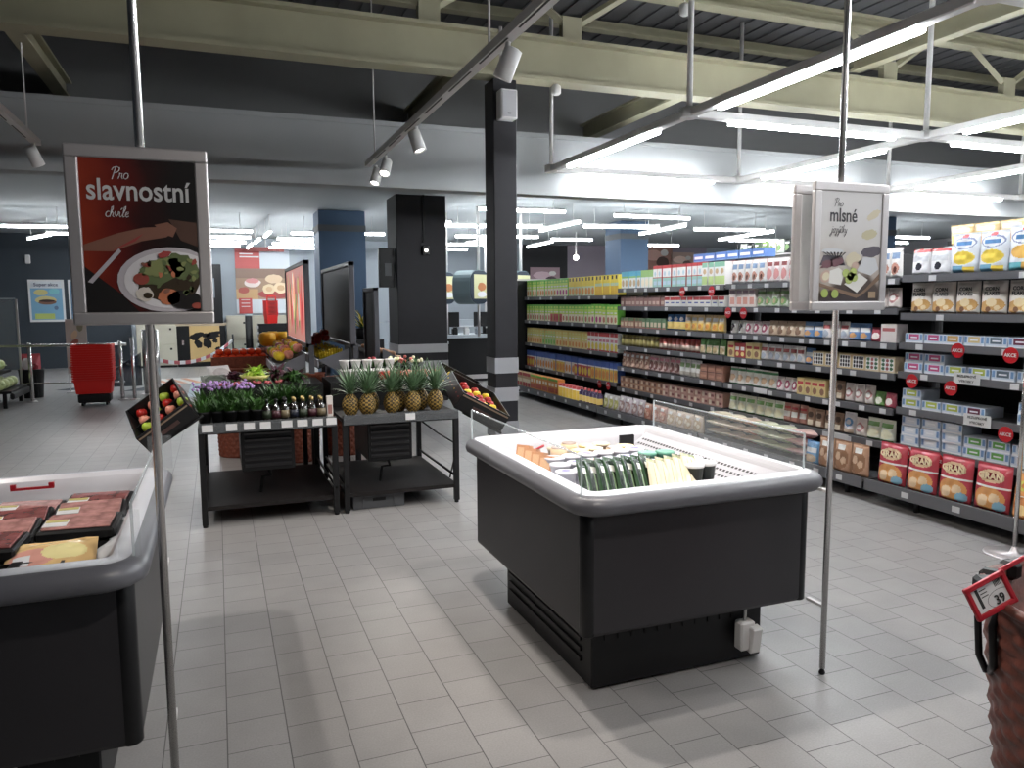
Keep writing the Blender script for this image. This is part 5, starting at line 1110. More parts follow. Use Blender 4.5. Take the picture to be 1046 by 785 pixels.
# slanted crates hung at the outer ends of the tables
def slant_crate(label, loc, rot, L, D, col, fr, seed):
    t = thing('fruit_crate', label, 'crate', loc, rot=rot)
    m = MB(); Hh = .15
    for c, d in (((0, 0, .008), (L, D, .016)), ((0, -D/2+.006, Hh/2), (L, .012, Hh)), ((0, D/2-.006, Hh/2), (L, .012, Hh)), ((-L/2+.006, 0, Hh/2), (.012, D-.02, Hh)), ((L/2-.006, 0, Hh/2), (.012, D-.02, Hh)), ((0, 0, Hh/2-.02), (L-.02, .008, Hh-.05))): m.box(c, d, 0)
    m.box((0, -D/2-.001, Hh*.45), (L*.4, .003, .03), 1); m.box((0, -D/2-.001, Hh*.86), (L*.96, .003, .012), 2)
    m.build('box', [M_BLACKP, pk(70, 44, 40), pk(110, 84, 60)], t)
    MB().tube([(-L*.3, -D/2+.03, -.006), (L*.55, -D/2+.03, -.02)], .012, 0, 6).build('hook', M_BLACK, t)
    M = Matrix.Translation(loc) @ (Matrix.Rotation(rot[2], 4, 'Z') @ Matrix.Rotation(rot[1], 4, 'Y') @ Matrix.Rotation(rot[0], 4, 'X'))
    random.seed(seed); q = 0
    nx, ny = int((L-.05)/.085), int((D-.05)/.085)
    for i in range(nx):
        for j in range(ny):
            p = M @ Vector((-L/2+.055+i*(L-.11)/max(1, nx-1), -D/2+.055+j*(D-.11)/max(1, ny-1), .055))
            fruit('apple', '%s in the %s, row %s, %s across' % (fr[2], fr[1], ORD[j], ORD[i]), 'apple', p, fr[0][(i*2+j) % len(fr[0])], .038, group=fr[1]+' apples'); q += 1
slant_crate('black slanted crate of apples at the outer end of the herb table', (-.36, 5.98, .76), (.38, -.62, 0), .40, .46, M_BLACKP, ([A_RED, A_GRN, A_PINK], 'slanted crate of the herb table', 'red or green apple'), 4)
slant_crate('black slanted crate of apples at the outer end of the pineapple table', (2.0, 6.2, .70), (.25, .5, 0), .46, .60, M_BLACKP, ([A_RED, A_RED, A_YEL], 'slanted crate of the pineapple table', 'red or yellow apple'), 6)
slant_crate('black slanted crate of fruit behind the pineapple table crate', (2.12, 7.0, .72), (.25, .5, 0), .46, .60, M_BLACKP, ([A_PINK, A_YEL, A_RED], 'rear slanted crate', 'pink or yellow apple'), 8)
# display boards between the fruit racks
def board(label, X, Y0, Y1, z0, z1, lit):
    t = thing('display_board', label, 'display board', (X, (Y0+Y1)/2, 0)); L = Y1-Y0
    m = MB()
    for c, d in (((0, 0, z1-.02), (.05, L, .04)), ((0, 0, z0+.02), (.05, L, .04)), ((0, -L/2+.02, (z0+z1)/2), (.05, .04, z1-z0)), ((0, L/2-.02, (z0+z1)/2), (.05, .04, z1-z0))): m.box(c, d, bev=.004)
    fr_ = m.build('frame', mat('board_grey', (.10, .10, .115), .45), t)
    for s in (-1, 1): MB().box((.02, s*(L/2-.02), (z0+.02)/2), (.045, .05, z0+.02)).build('post', mat('post_grey', (.055, .055, .065), .5), t)
    if lit:
        m = MB(); m.fixn = False
        random.seed(9); m.quad((-.012, L/2-.04, z0+.04), (-.012, -L/2+.04, z0+.04), (-.012, -L/2+.04, z1-.04), (-.012, L/2-.04, z1-.04), 0)
        cs = 7
        for k in range(30):
            y0 = random.uniform(-L/2+.08, L/2-.2); w_ = random.uniform(.05, .16); za = random.uniform(z0+.05, z1-.3); hb = random.uniform(.15, z1-.05-za)
            pts = [(-.0122-.0004*k, y0+w_*(.5+.5*math.cos(a_)), za+hb*(.5+.5*math.sin(a_))) for a_ in [i_*PI/6 for i_ in range(12)]]
            m.poly(pts, 1+k % (cs-1))
        def em(r, g, b_): return mat('lit_%d_%d_%d' % (r, g, b_), srgb(r, g, b_), .5, emit=.55)
        m.build('lit_picture', [em(214, 150, 140), em(190, 60, 70), em(230, 160, 150), em(110, 140, 80), em(240, 226, 210), em(226, 100, 100), em(200, 190, 120)], fr_)
        MB().box((.005, 0, (z0+z1)/2), (.02, L-.07, z1-z0-.07)).build('backing', M_BLACKP, fr_)
    else: MB().box((0, 0, (z0+z1)/2), (.02, L-.07, z1-z0-.07)).build('panel', mat('unlit_panel', (.012, .012, .014), .55, bump=.1, nscale=60), fr_)
    return t
board('lit board with fruit picture in a grey frame over the herb table', .76, 7.08, 9.10, 1.20, 1.985, True)
board('unlit black board in a grey frame between the two produce tables', 1.155, 7.06, 9.05, 1.19, 1.975, False)
board('dark narrow board behind the unlit black board', 1.46, 7.5, 8.1, .98, 1.75, False)
# slanted racks along the boards
def rack(label, X0, X1, Y0, Y1, zf, zb, col):
    t = thing('fruit_rack', label, 'rack', (0, 0, 0)); s = 1 if X1 > X0 else -1
    th = .03
    MB().prism([(X0, Y0, zf), (X1, Y0, zb), (X1, Y0, zb-th), (X0, Y0, zf-th)], (0, Y1-Y0, 0)).build('shelf', M_BLACK, t)
    MB().box((X0, (Y0+Y1)/2, zf+.02), (.012, Y1-Y0, .07)).build('front_rail', mat('rail_lilac', (.40, .40, .45), .35), t)
    for y in (Y0-.006, Y1-.006):
        MB().prism([(X0, y, zf+.05), (X1, y, zb+.05), (X1, y, zb-.22)], (0, .012, 0)).build('end_bracket', mat('bracket_grey', (.12, .12, .135), .45), t)
    for y in (Y0+.1, Y1-.1): MB().box((X1-s*.02, y, (zb-.02)/2), (.04, .04, zb-.02)).build('leg', M_BLACK, t)
    return t
rack('grey slanted rack of fruit along the lit board', .46, .73, 7.12, 8.95, .98, 1.10, None)
rack('dark slanted rack of bananas along the unlit black board', .84, 1.12, 7.12, 8.95, 1.03, 1.13, None)
rack('brown slanted rack of vegetables behind the unlit board', 1.80, 1.50, 7.45, 9.3, .92, 1.10, None)
random.seed(12)
k = 0
for i in range(8):
    for j in range(3):
        y = 7.32+.20*i+random.uniform(-.05, .05)+.06*(j % 2); x = .52+.08*j; z = 1.005+.12*(x-.46)/.27+.014+random.uniform(0, .035)
        col = [A_YEL, A_YEL, A_PINK, A_MEL, A_PINK, A_GRN, A_YEL, A_PINK][(i+2*j) % 8]
        fruit('peach' if col is A_PINK else 'lemon', '%s on the slanted rack of the lit board, row %s, %s from its rail' % ({'apple_pink': 'pink peach', 'lemon_yellow': 'yellow lemon', 'melon': 'golden fruit', 'apple_green': 'green-yellow fruit'}[col.name], ORD[i], ORD[j]), 'fruit', (x, y, z), col, .045, group='fruit on the lit board rack'); k += 1
for k, (x, y, z) in enumerate(((.53, 9.25, 1.10), (.70, 9.3, 1.10), (.60, 9.45, 1.10))): fruit('melon', 'large yellow melon above the tomatoes, %s from the left' % ORD[k], 'melon', (x, y, z), A_MEL, .10, (1, 1, .95), 'yellow melons')
def banana_mesh():
    m = MB(); pts = [(.085*math.cos(a), 0, .085*math.sin(a)) for a in [math.radians(200+140*i/9) for i in range(10)]]
    m.tube(pts, [.006, .012, .017, .019, .020, .020, .019, .016, .009, .005], 0, 8); return m.mesh('banana', mat('banana', srgb(240, 206, 50), .4, noise=.12, nscale=15))
BAN = banana_mesh(); BST = MB().ball((0, 0, 0), .016, 0, 8).mesh('stalk', pk(150, 130, 50))
for k in range(9):
    i, j = k % 5, k//5
    t = thing('banana_bunch', 'bunch of yellow bananas along the unlit black board, %s of its row%s' % (ORD[i], ', upper row' if j else ', lower row'), 'bananas', (.93+.09*j, 7.35+.28*i, 1.175+.03*j), 0, 'banana bunches')
    for q in range(6): link('banana', BAN, t, (.012*q-.03, .0, 0), rot=(.0, .0, PI/2+.35*(q-2.5)*.4))
    link('stalk', BST, t, (0, .08, -.02))
for k in range(12): fruit('apple', 'red apple heaped beyond the lit board, %s of the heap from the front' % ORD[k], 'apple', (.90+.075*(k % 3), 8.75+.07*(k//3)-.6, 1.14+.05*(k % 2)+.03*(k % 3)), A_RED, .04, group='red apples beyond the lit board')
for k in range(14): fruit('potato', 'brown vegetable on the rack behind the unlit board, %s from the front' % ORD[k], 'vegetable', (1.60+.09*(k % 2), 7.55+.12*k, 1.055-.055*(k % 2)), mat('brown_veg', srgb(130, 90, 60), .6, noise=.3, nscale=20), .045, (1, 1.2, .8), 'brown vegetables on the rear rack')
# wicker baskets carrying the crate of tomatoes, and under the boards
def wicker(name, label, loc, rb, rt, h, m_, nrow=22, nst=44, cat='basket', sq=1.0, open_=True):
    t = thing(name, label, cat, loc)
    m = MB(); prof = []
    per = 4
    for i in range(nrow*per+1):
        f = i/(nrow*per); prof.append((rb+(rt-rb)*f, h*f))
    prof += [(rt-.014, h-.004), (rt-.03, h-.24), (.02, h-.245)]
    amp = .006
    def fn(r, z, a):
        if r < .5*rb or (z > h-.25 and r < rb+(rt-rb)*z/h-.008): return r
        row = z/h*nrow; return r+amp*(1 if int(row) % 2 else -1)*math.cos(nst/2*a)*abs(math.sin(PI*row))+.004*abs(math.sin(PI*row))
    m.lathe(prof, n=nst*3, fn=fn); m.build('weave', m_, t)
    m = MB(); pts = [((rt+.004)*math.cos(a), (rt+.004)*math.sin(a), h+.004*math.sin(18*a)) for a in [2*PI*k/40 for k in range(41)]]
    m.tube(pts, .016, 0, 8); m.build('braided_rim', m_, t)
    return t
wicker('wicker_basket', 'tall red-brown wicker basket under the tomato crate', (.20, 8.55, 0), .24, .27, .93, M_WICK); wicker('wicker_basket', 'tall red-brown wicker basket behind the herb table legs', (.72, 8.02, 0), .20, .23, .80, M_WICK)
wicker('wicker_basket', 'tall red-brown wicker basket behind the pineapple table leg', (1.22, 8.2, 0), .20, .23, .80, M_WICK); wicker('wicker_basket', 'tall red-brown wicker basket carrying the yellow melons', (.60, 9.32, 0), .26, .30, 1.06, M_WICK)
t = thing('tomato_crate', 'low wicker crate heaped with tomatoes on a tall basket', 'crate', (.20, 8.5, .955))
m = MB()
for c, d in (((0, 0, .008), (.54, .36, .016)), ((0, -.18, .05), (.56, .02, .10)), ((0, .18, .05), (.56, .02, .10)), ((-.27, 0, .05), (.02, .36, .10)), ((.27, 0, .05), (.02, .36, .10))): m.box(c, d)
m.build('box', M_WICK, t)
k = 0
for lv in range(2):
    for i in range(7-lv):
        for j in range(4-lv):
            fruit('tomato', 'orange-red tomato in the wicker crate, %s layer, row %s, %s from the left' % (['lower', 'upper'][lv], ORD[j], ORD[i]), 'tomato', (.20-.225+.075*i+.035*lv, 8.5-.12+.08*j+.04*lv, 1.02+.05*lv), A_TOM, .037, (1, 1, .85), 'tomatoes in the wicker crate')
t = thing('fruit_basket', 'red wicker tray on the rack between the boards', 'basket', (.80, 7.08, .80))
MB().lathe([(.07, 0), (.09, .16), (.1, .17), (.085, .17), (.06, .02)], n=18).build('weave', M_WICK, t)
MB().box((0, 0, -.4), (.04, .04, .80)).build('post', M_BLACK, t)
# ------------------------------------------------------------------ basket with price frame beside the camera
BX, BY = 2.46, 1.36
bk = wicker('wicker_basket', 'dark brown wicker basket with a red price frame beside the aisle', (BX, BY, 0), .30, .37, .70, M_WICKD, 20, 34)
m = MB(); hx = BX-.36
m = MB(); m.tube([(-.365, .06, .69), (-.385, .07, .62), (-.375, .07, .50), (-.355, .06, .45)], .011, 0, 8); m.tube([(-.355, .0, .69), (-.375, .0, .62), (-.365, .0, .50), (-.345, .06, .45)], .012, 0, 8)
m.box((-.35, .08, .70), (.06, .12, .07), bev=.01); m.build('clamp', M_BLACKP, bk, (0, 0, 0), -.50)
for a in (2.4, 2.0, 1.6, 3.4): MB().box((.36*math.cos(a), .36*math.sin(a), .695), (.06, .05, .06), rot=(0, 0, a), bev=.012).build('liner_fold', M_BLACKP, bk)
pf = thing('price_frame', 'red frame with a price card clipped to the dark wicker basket', 'price sign', (2.06, 1.50, .742), rot=(-.30, -.36, -.12)); pf.scale = (.8, .8, .8)
m = MB(); w_, h_ = .16, .105
for c, d in (((0, 0, h_/2), (w_+.02, .018, .018)), ((0, 0, -h_/2), (w_+.02, .018, .018)), ((-w_/2, 0, 0), (.018, .018, h_+.02)), ((w_/2, 0, 0), (.018, .018, h_+.02))): m.box(c, d, bev=.004, seg=2)
m.box((w_/2+.09, .005, h_/2+.005), (.18, .014, .016), bev=.003); m.build('frame', M_REDD, pf)
MB().box((0, .004, 0), (w_-.01, .004, h_-.01)).build('card', M_PAPER, pf)
text_mesh('price_lettering', '39', .046, M_INK, pf, (.03, -.001, -.025), UPRIGHT, bold=.015)
m = MB(); m.box((-.045, .0012, .005), (.012, .001, .07)); 
for k in range(5): m.box((.035+.006*k, .0012, .03), (.003, .001, .022))
for k in range(3): m.box((-.02, .0012, .03-.012*k), (.03, .001, .003))
m.tube([(.035+.055*math.cos(a), .0012, -.022+.03*math.sin(a)) for a in [2*PI*k/24 for k in range(25)]], .0008, 0, 4); m.build('card_print', M_INK, pf)
t = thing('red_ball', 'small red round thing in the dark wicker basket', 'ball', (2.20, 1.13, .655))
MB().ball((0, 0, 0), .035, 0, 14).build('skin', M_RED, t); MB().tube([(0, 0, .03), (.004, 0, .05)], .004).build('stalk', M_BLACKP, t)
for k in range(8):
    a = k*.8; fruit('fruit', 'dark round fruit inside the dark wicker basket, %s around' % ORD[k], 'fruit', (BX+.2*math.cos(a), BY+.2*math.sin(a), .49), pk(60, 40, 34), .06, group='dark fruit in the wicker basket')

# ------------------------------------------------------------------ entrance area on the left
# vegetable stand with cabbages at the picture's left edge
t = thing('vegetable_stand', 'tiered black vegetable stand of pale green heads near the entrance', 'stand', (-3.38, 14.2, 0))
m = MB()
for k in range(3): m.box((-.1-.12*k, .1, .25+.27*k), (.9-.2*k, 1.1, .04)); 
m.box((-.4, .1, .45), (.3, 1.1, .86)); m.build('tiers', M_BLACK, t)
for x in (.25, -.45):
    for y in (-.4, .6): MB().box((x, y, .115), (.05, .05, .23)).build('leg', M_BLACK, t)
MB().box((.36, .1, .19), (.06, 1.16, .10), bev=.02).build('bumper', M_BLACKP, t)
M_CAB = mat('cabbage', srgb(196, 208, 150), .5, noise=.25, nscale=14)
cab = MB(); 
def cabfn(r, z, a): return r*(1+.05*math.sin(6*a+z*30))
cab.lathe([(max(.004, .09*math.sin(PI*i/10)), .09-.085*math.cos(PI*i/10)) for i in range(11)], n=20, fn=cabfn); CABM = cab.mesh('head', M_CAB)
cl = MB(); cl.fixn = False
for q in range(12): cl.blade((.03*math.cos(q), .03*math.sin(q), .03), q*.53, .9, .15, .09, 1.5, 0, 4)
CLM = cl.mesh('outer_leaf', M_CAB)
for k in range(3):
    for j in range(4):
        for i in range(2):
            t = thing('cabbage', 'pale green cabbage on the vegetable stand, tier %s, %s pair, %s' % (ORD[k], ORD[j], 'outer one' if i else 'inner one'), 'cabbage', (-3.38-.10-.16*k+.17*i+.1, 13.86+.26*j, .272+.27*k), k+j, 'cabbages on the vegetable stand')
            link('head', CABM, t); link('outer_leaf', CLM, t)
t = thing('glass_screen', 'clear glass screen behind the vegetable stand', 'screen', (-3.22, 15.1, 0))
MB().box((-.5, 0, .95), (1.1, .012, 1.5)).build('pane', M_GLASS, t); MB().box((.06, 0, .85), (.03, .03, 1.7)).build('post', M_ALU, t); MB().box((-.5, 0, 1.71), (1.1, .02, .02)).build('top_edge', M_EDGE, t)
# railing
t = thing('barrier_rail', 'chrome barrier rail with glass panels beside the red baskets', 'barrier', (0, 0, 0))
R1 = [(-2.92, 14.6), (-1.55, 14.35)]
for x, y in R1+[(-1.36, 14.25)]:
    p_ = MB().tube([(x, y, .01), (x, y, .98 if x < -1.5 else 1.05)], .03, 0, 12).build('post', M_CHROME, t); MB().lathe([(.08, 0), (.08, .008), (.03, .015)], (x, y, 0), 16).build('base_plate', M_ALU, p_)
MB().tube([(-3.35, 14.66, .93), (-1.45, 14.33, .93)], .024, 0, 12).build('handrail', M_CHROME, t); MB().tube([(-3.1, 14.64, .30), (-1.5, 14.34, .30)], .012, 0, 8).build('lower_rail', M_CHROME, t)
MB().tube([(-1.36, 14.25, .55), (-1.75, 16.2, .55)], .02, 0, 8).build('side_rail', M_BLACK, t)
t = thing('entrance_gate', 'pair of chrome gate posts with a glass wing behind the red baskets', 'gate', (0, 0, 0))
for x, y, r in ((-1.22, 15.0, .055), (-1.05, 15.0, .055)):
    p_ = MB().tube([(x, y, .01), (x, y, 1.15)], r, 0, 14).build('post', M_CHROME, t); MB().box((x, y, .006), (.2, .2, .012)).build('base_plate', M_ALU, p_)
MB().prism([(-1.3, 15.02, .15), (-1.3, 15.02, .75), (-1.75, 15.02, .45), (-1.75, 15.02, .15)], (0, .012, 0)).build('wing', mat('dark_wing', srgb(50, 66, 84), .3, trans=.3), t)
# stack of red baskets
def basket_stack(label, loc, n, grp):
    pass
bm_ = MB(); pr = [(-.5, .0), ]
def basket_mesh():
    m = MB()
    def ring(w, d, z): return [m.bm.verts.new((sx*w/2+0, sy*d/2, z)) for sx, sy in ((-1, -1), (1, -1), (1, 1), (-1, 1))]
    r = [ring(.42, .28, 0), ring(.46, .32, .20), ring(.50, .35, .20), ring(.50, .35, .225), ring(.455, .315, .225), ring(.415, .275, .012)]
    for i in range(len(r)-1):
        for k in range(4): m.bm.faces.new((r[i][k], r[i][(k+1) % 4], r[i+1][(k+1) % 4], r[i+1][k]))
    m.bm.faces.new(r[0][::-1]); m.bm.faces.new(r[-1])
    return m.mesh('basket', M_RED)
BKM = basket_mesh()
HDL = MB().tube([(-.2, 0, .215), (-.19, -.17, .235), (0, -.175, .24), (.19, -.17, .235), (.2, 0, .215)], .008, 0, 6).mesh('handle', M_BLACKP)
t = thing('basket_dolly', 'black wheeled base under the stack of red baskets', 'dolly', (-1.88, 13.75, 0))
MB().box((0, 0, .12), (.46, .31, .14), bev=.02).build('tray', M_BLACKP, t)
for sx in (-.17, .17):
    for sy in (-.1, .1): MB().tube([(sx-.015, sy, .03), (sx+.015, sy, .03)], .03, 0, 10).build('wheel', M_BLACKP, t)
for k in range(16):
    t = thing('shopping_basket', 'red shopping basket in the stack by the barrier rail, %s from the bottom' % ORD[k], 'shopping basket', (-1.88+.006*(k % 2), 13.75, .195+.0365*k), 0, 'stack of red shopping baskets')
    link('body', BKM, t).scale = (1.16, 1.15, 1); link('handle', HDL, t)
t = thing('waste_bin', 'black bin holding a red and white bag beside the rail', 'bin', (-3.05, 15.3, 0))
MB().lathe([(.16, 0), (.2, .48), (.21, .5), (.19, .5), (.15, .03)], n=18).build('tub', M_BLACKP, t)
for k in range(4): MB().tube([(-.1+.07*k, -.16, .03), (-.1+.07*k, -.185, .40)], .006, 0, 5).build('rib', M_BLACK, t)
put('crumpled_bag', pouch(.3, .2, .34, [(200, 50, 60), (226, 210, 214), (150, 30, 40)], [O_(.3, .5, .25, .3, 1), O_(.7, .3, .2, .2, 2)]), 'red and white bag standing in the black bin', 'bag', (-3.05, 15.2, .42))
# banner stand and posters on the dark wall
t = thing('banner_stand', 'narrow poster stand with food pictures behind the red baskets', 'banner stand', (-2.42, 15.9, 0))
MB().box((0, 0, .84), (.34, .02, 1.0)).build('panel', pk(170, 150, 140), t)
m = MB(); m.fixn = False
for k in range(6): m.ell(random.uniform(-.08, .08), .45+.15*k, .09, .05, -.0115, k % 3, 14, .3*k, .1)
m.build('food_print', [pk(150, 60, 44), pk(206, 160, 120), pk(110, 100, 70)], t)
for s in (-.15, .15): MB().tube([(s, 0, .02), (s, 0, .36)], .012).build('leg', M_ALU, t)
MB().box((0, 0, .01), (.4, .25, .02)).build('foot', M_ALU, t)
def wall_poster(label, cx, cz, w, h, Y, items, base, border=None):
    t = thing('wall_poster', label, 'poster', (cx, Y, cz))
    MB().box((0, -.01, 0), (w, .02, h)).build('sheet', border or base, t)
    m = MB(); m.fixn = False; mats_ = []
    k = 0
    for it in items:
        mi = len(mats_); mats_.append(it[0]); k += 1
        if it[1] == 'r': a, b_, c_, d = it[2:]; m.quad((a*w, -.0205-.0008*k, b_*h), (c_*w, -.0205-.0008*k, b_*h), (c_*w, -.0205-.0008*k, d*h), (a*w, -.0205-.0008*k, d*h), mi)
        else: m.ell(it[2]*w, it[3]*h, it[4]*w, it[5]*h, -.0205-.0008*k, mi, 20, it[6] if len(it) > 6 else 0, .06)
    m.build('picture', mats_, t); return t
t = wall_poster('blue poster with a burger picture in a white border on the dark wall', -3.95, 1.70, .78, 1.05, 22.08,
    [(pk(90, 150, 190), 'r', -.44, -.45, .44, .30), (pk(200, 206, 214), 'r', -.42, .32, .42, .46), (pk(196, 180, 90), 'e', -.15, .20, .2, .07), (pk(90, 180, 190), 'e', .22, .22, .15, .07), (pk(200, 180, 100), 'e', -.02, .02, .3, .09), (pk(110, 60, 40), 'e', .02, -.03, .26, .06), (pk(60, 40, 36), 'e', .0, .0, .22, .03), (pk(170, 190, 70), 'r', -.35, -.43, .2, -.3), (pk(60, 90, 130), 'e', .25, -.17, .06, .05)], M_PAPER)
text_mesh('lettering', 'Super akce', .12, mat('poster_ink', srgb(60, 60, 90), .6), t, (0, -.04, .40), UPRIGHT, bold=.01)
wall_poster('narrow white-edged poster on the dark wall partly behind the salad poster', -3.12, 1.70, .70, 1.05, 22.08, [(pk(70, 110, 150), 'r', -.44, -.45, .44, .45)], M_PAPER)
t = wall_poster('large poster of rolled pastries with a red header on the pale wall', 1.22, 2.20, 1.42, 1.74, 22.18,
    [(pk(150, 110, 80), 'r', -.5, -.28, .5, .20), (pk(190, 44, 40), 'r', -.5, .20, -.05, .5), (pk(120, 84, 64), 'r', -.5, .05, .5, .20), (pk(190, 140, 80), 'r', -.5, -.28, -.1, -.12), (pk(160, 40, 36), 'e', .22, -.20, .34, .07), (pk(220, 190, 140), 'e', .10, -.12, .12, .08), (pk(226, 196, 150), 'e', .32, -.10, .13, .09), (pk(206, 160, 110), 'e', .10, -.12, .06, .04), (pk(200, 150, 100), 'e', .32, -.10, .07, .045), (pk(216, 180, 136), 'e', .2, .04, .16, .07), (pk(226, 206, 200), 'e', -.20, -.02, .15, .07), (pk(214, 120, 120), 'e', -.20, .01, .12, .04), (pk(170, 56, 40), 'e', -.36, -.14, .1, .05), (pk(190, 200, 210), 'r', -.5, -.5, .5, -.28), (pk(190, 44, 40), 'r', -.46, -.5, -.22, -.26)], pk(190, 200, 210))
m = MB()
for k, (q, w_) in enumerate(((.74, .34), (.66, .5))): m.box((-.42+w_/2-.17, -.04, q), (w_, .004, .035))
for k in range(3): m.box((-.48, -.04, -.50-.09*k), (.22, .004, .02))
m.build('text_lines', M_PAPER, t)
t = wall_poster('red header strip hanging above the pastry poster', 1.3, 3.05, .95, .12, 21.9, [], pk(170, 60, 54)); MB().tube([(0, 0, .05), (0, 0, .3)], .01).build('hanger', M_WHITE, t)
# cream lockers and cabinets along the back wall
M_CRM = mat('cream_locker', srgb(186, 182, 166), .5)
def lockers(label, x0, x1, Y, h, nx, nz):
    t = thing('locker_block', label, 'lockers', ((x0+x1)/2, Y, 0)); w = x1-x0
    MB().box((0, .25, h/2+.03), (w, .5, h-.06)).build('carcass', M_CRM, t); MB().box((0, .27, .03), (w-.04, .44, .06)).build('plinth', M_BLACK, t)
    for i in range(nx):
        for k in range(nz):
            x = -w/2+(i+.5)*w/nx; z = .08+(k+.5)*(h-.12)/nz
            d = MB().box((x, -.008, z), (w/nx-.02, .016, (h-.12)/nz-.02), bev=.004).build('locker_door', M_CRM, t)
            MB().box((x+w/nx*.2, -.02, z+.14), (.05, .01, .05)).build('lock', M_BLACKP, d)
lockers('cream lockers behind the salad poster pole', -1.90, -.98, 21.1, 1.12, 2, 2); lockers('cream cabinets under the pastry poster', .22, 2.1, 21.6, 1.28, 3, 2)
t = thing('coffee_cabinet', 'black cabinet with a gold world map panel against the back wall', 'cabinet', (-.40, 21.1, 0))
MB().box((0, .3, .52), (1.16, .6, 1.04), bev=.01).build('body', M_BLACKP, t); MB().box((0, .3, 1.07), (1.22, .62, .06)).build('worktop', pk(150, 130, 100), t)
dr = MB().box((.08, -.01, .58), (.72, .02, .92)).build('door', pk(186, 146, 76), t)
m = MB(); m.fixn = False; random.seed(2)
for cx, cz, rx, rz in ((-.2, .78, .16, .09), (-.16, .58, .08, .14), (.04, .80, .09, .05), (.06, .60, .10, .13), (.20, .80, .17, .10), (.24, .66, .07, .06), (.3, .45, .07, .05)): m.ell(.08+cx, cz, rx, rz, -.022, 0, 16, .3, .25)
m.build('world_map', M_BLACKP, dr); MB().box((-.44, -.015, .62), (.05, .03, .12)).build('handle', M_CHROME, t)
t = thing('coffee_machine', 'tall black vending machine head standing on the map cabinet', 'vending machine', (-.04, 21.35, 1.101))
MB().box((0, 0, .75), (.36, .45, 1.5), bev=.01).build('body', M_BLACKP, t); MB().box((-.05, -.23, .9), (.12, .012, .5)).build('panel', pk(90, 100, 110), t)
for k, (x, c, lb) in enumerate(((-.75, M_WHITE, 'white box standing at the end of the map cabinet'), (-.45, M_BLACKP, 'black tray on the map cabinet top'))):
    m = MB(); m.box((0, 0, .07), (.22, .2, .13), bev=.01); m.box((0, -.08, .142), (.18, .03, .012)); tag(m.build('counter_box', c, None, (x+.0 if k else -.86, 21.25, 1.101)), lb, 'box')
t = thing('bollard', 'black round post with a light top before the back wall', 'bollard', (.75, 20.9, 0))
MB().tube([(0, 0, 0), (0, 0, 1.28)], .09, 0, 16).build('shaft', M_BLACKP, t); MB().tube([(0, 0, 1.282), (0, 0, 1.33)], .092, 0, 16).build('light_ring', pk(150, 170, 180), t)
t = thing('low_cabinet', 'low black cabinet with a stepped edge near the red baskets', 'cabinet', (1.42, 20.6, 0))
MB().box((0, .25, .54), (.9, .5, 1.08)).build('body', M_BLACKP, t)
for k in range(6): MB().box((-.47, -.02, .25+.15*k), (.05, .05, .07)).build('tab', pk(150, 150, 150), t)
for k in range(12):
    t = thing('shopping_basket', 'red shopping basket in the stack on the low black cabinet, %s from the bottom' % ORD[k], 'shopping basket', (1.30, 20.85, 1.085+.033*k), .3, 'far stack of red shopping baskets')
    link('body', BKM, t).scale = (.6, .8, 1); link('handle', HDL, t).scale = (.6, .8, 1)
MB().tube([(-.08, 0, .2), (-.08, 0, .34), (.14, 0, .34), (.14, 0, .2)], .02, 0, 6).build('raised_handle', M_RED, t)
# floor stickers, barrier tape
def sticker(name, label, cat, pts, m_, z=.002):
    o = MB().prism([(a, b_, z-.0015) for a, b_ in pts], (0, 0, .002)).build(name, m_); tag(o, label, cat); return o
sticker('floor_mat', 'dark floor mat behind the barrier rail', 'mat', [(-2.9, 16.4), (-2.1, 17.4), (-1.6, 17.3), (-2.4, 16.2)], mat('dark_mat', (.03, .04, .055), .7))
sticker('floor_mat', 'dark floor mat near the gate posts', 'mat', [(-1.7, 15.7), (-1.2, 16.6), (-.9, 16.5), (-1.35, 15.6)], mat('dark_mat', (.03, .04, .055), .7))
st = thing('floor_sticker', 'orange and white sticker on the floor behind the salad poster pole', 'floor sticker', (-.85, 17.3, .0015))
MB().box((0, 0, 0), (.9, 1.3, .002)).build('sheet', pk(200, 200, 196), st)
m = MB()
for k in range(3): m.box((-.28+.28*k, 0, .002), (.12, 1.2, .002), rot=(0, 0, .3))
m.build('orange_print', pk(206, 120, 70), st)
st = thing('floor_sticker', 'pale blue sticker with dark bars on the floor by the herb table', 'floor sticker', (-.10, 15.4, .0015))
MB().box((0, 0, 0), (.9, 2.4, .002)).build('sheet', pk(150, 176, 190), st)
m = MB(); m.box((-.1, .4, .002), (.6, .5, .002)); m.box((0, -.5, .002), (.5, .5, .002)); m.build('dark_print', pk(60, 84, 100), st)
tp = thing('barrier_tape', 'red and white striped tape sagging before the map cabinet', 'tape', (0, 0, 0))
a, b_ = Vector((-1.15, 15.0, .62)), Vector((.28, 17.5, .78)); n = 16
m = MB()
for k in range(n):
    p0, p1 = a.lerp(b_, k/n), a.lerp(b_, (k+1)/n); s0, s1 = -.25*4*(k/n)*(1-k/n), -.25*4*((k+1)/n)*(1-(k+1)/n)
    m.prism([p0+Vector((0, 0, s0)), p1+Vector((0, 0, s1)), p1+Vector((0, 0, s1+.07)), p0+Vector((0, 0, s0+.07))], (.003, -.002, 0), k % 2)
bmesh.ops.remove_doubles(m.bm, verts=m.bm.verts[:], dist=.0005)
m.build('strip', [pk(190, 50, 60), pk(226, 226, 226)], tp)
t = thing('tape_post', 'thin dark post holding the striped tape behind the herb table', 'post', (.29, 17.52, 0))
MB().tube([(0, 0, .01), (0, 0, .95)], .02).build('rod', M_BLACK, t); MB().lathe([(.14, 0), (.14, .012), (.03, .02)], n=18).build('base', M_BLACK, t)
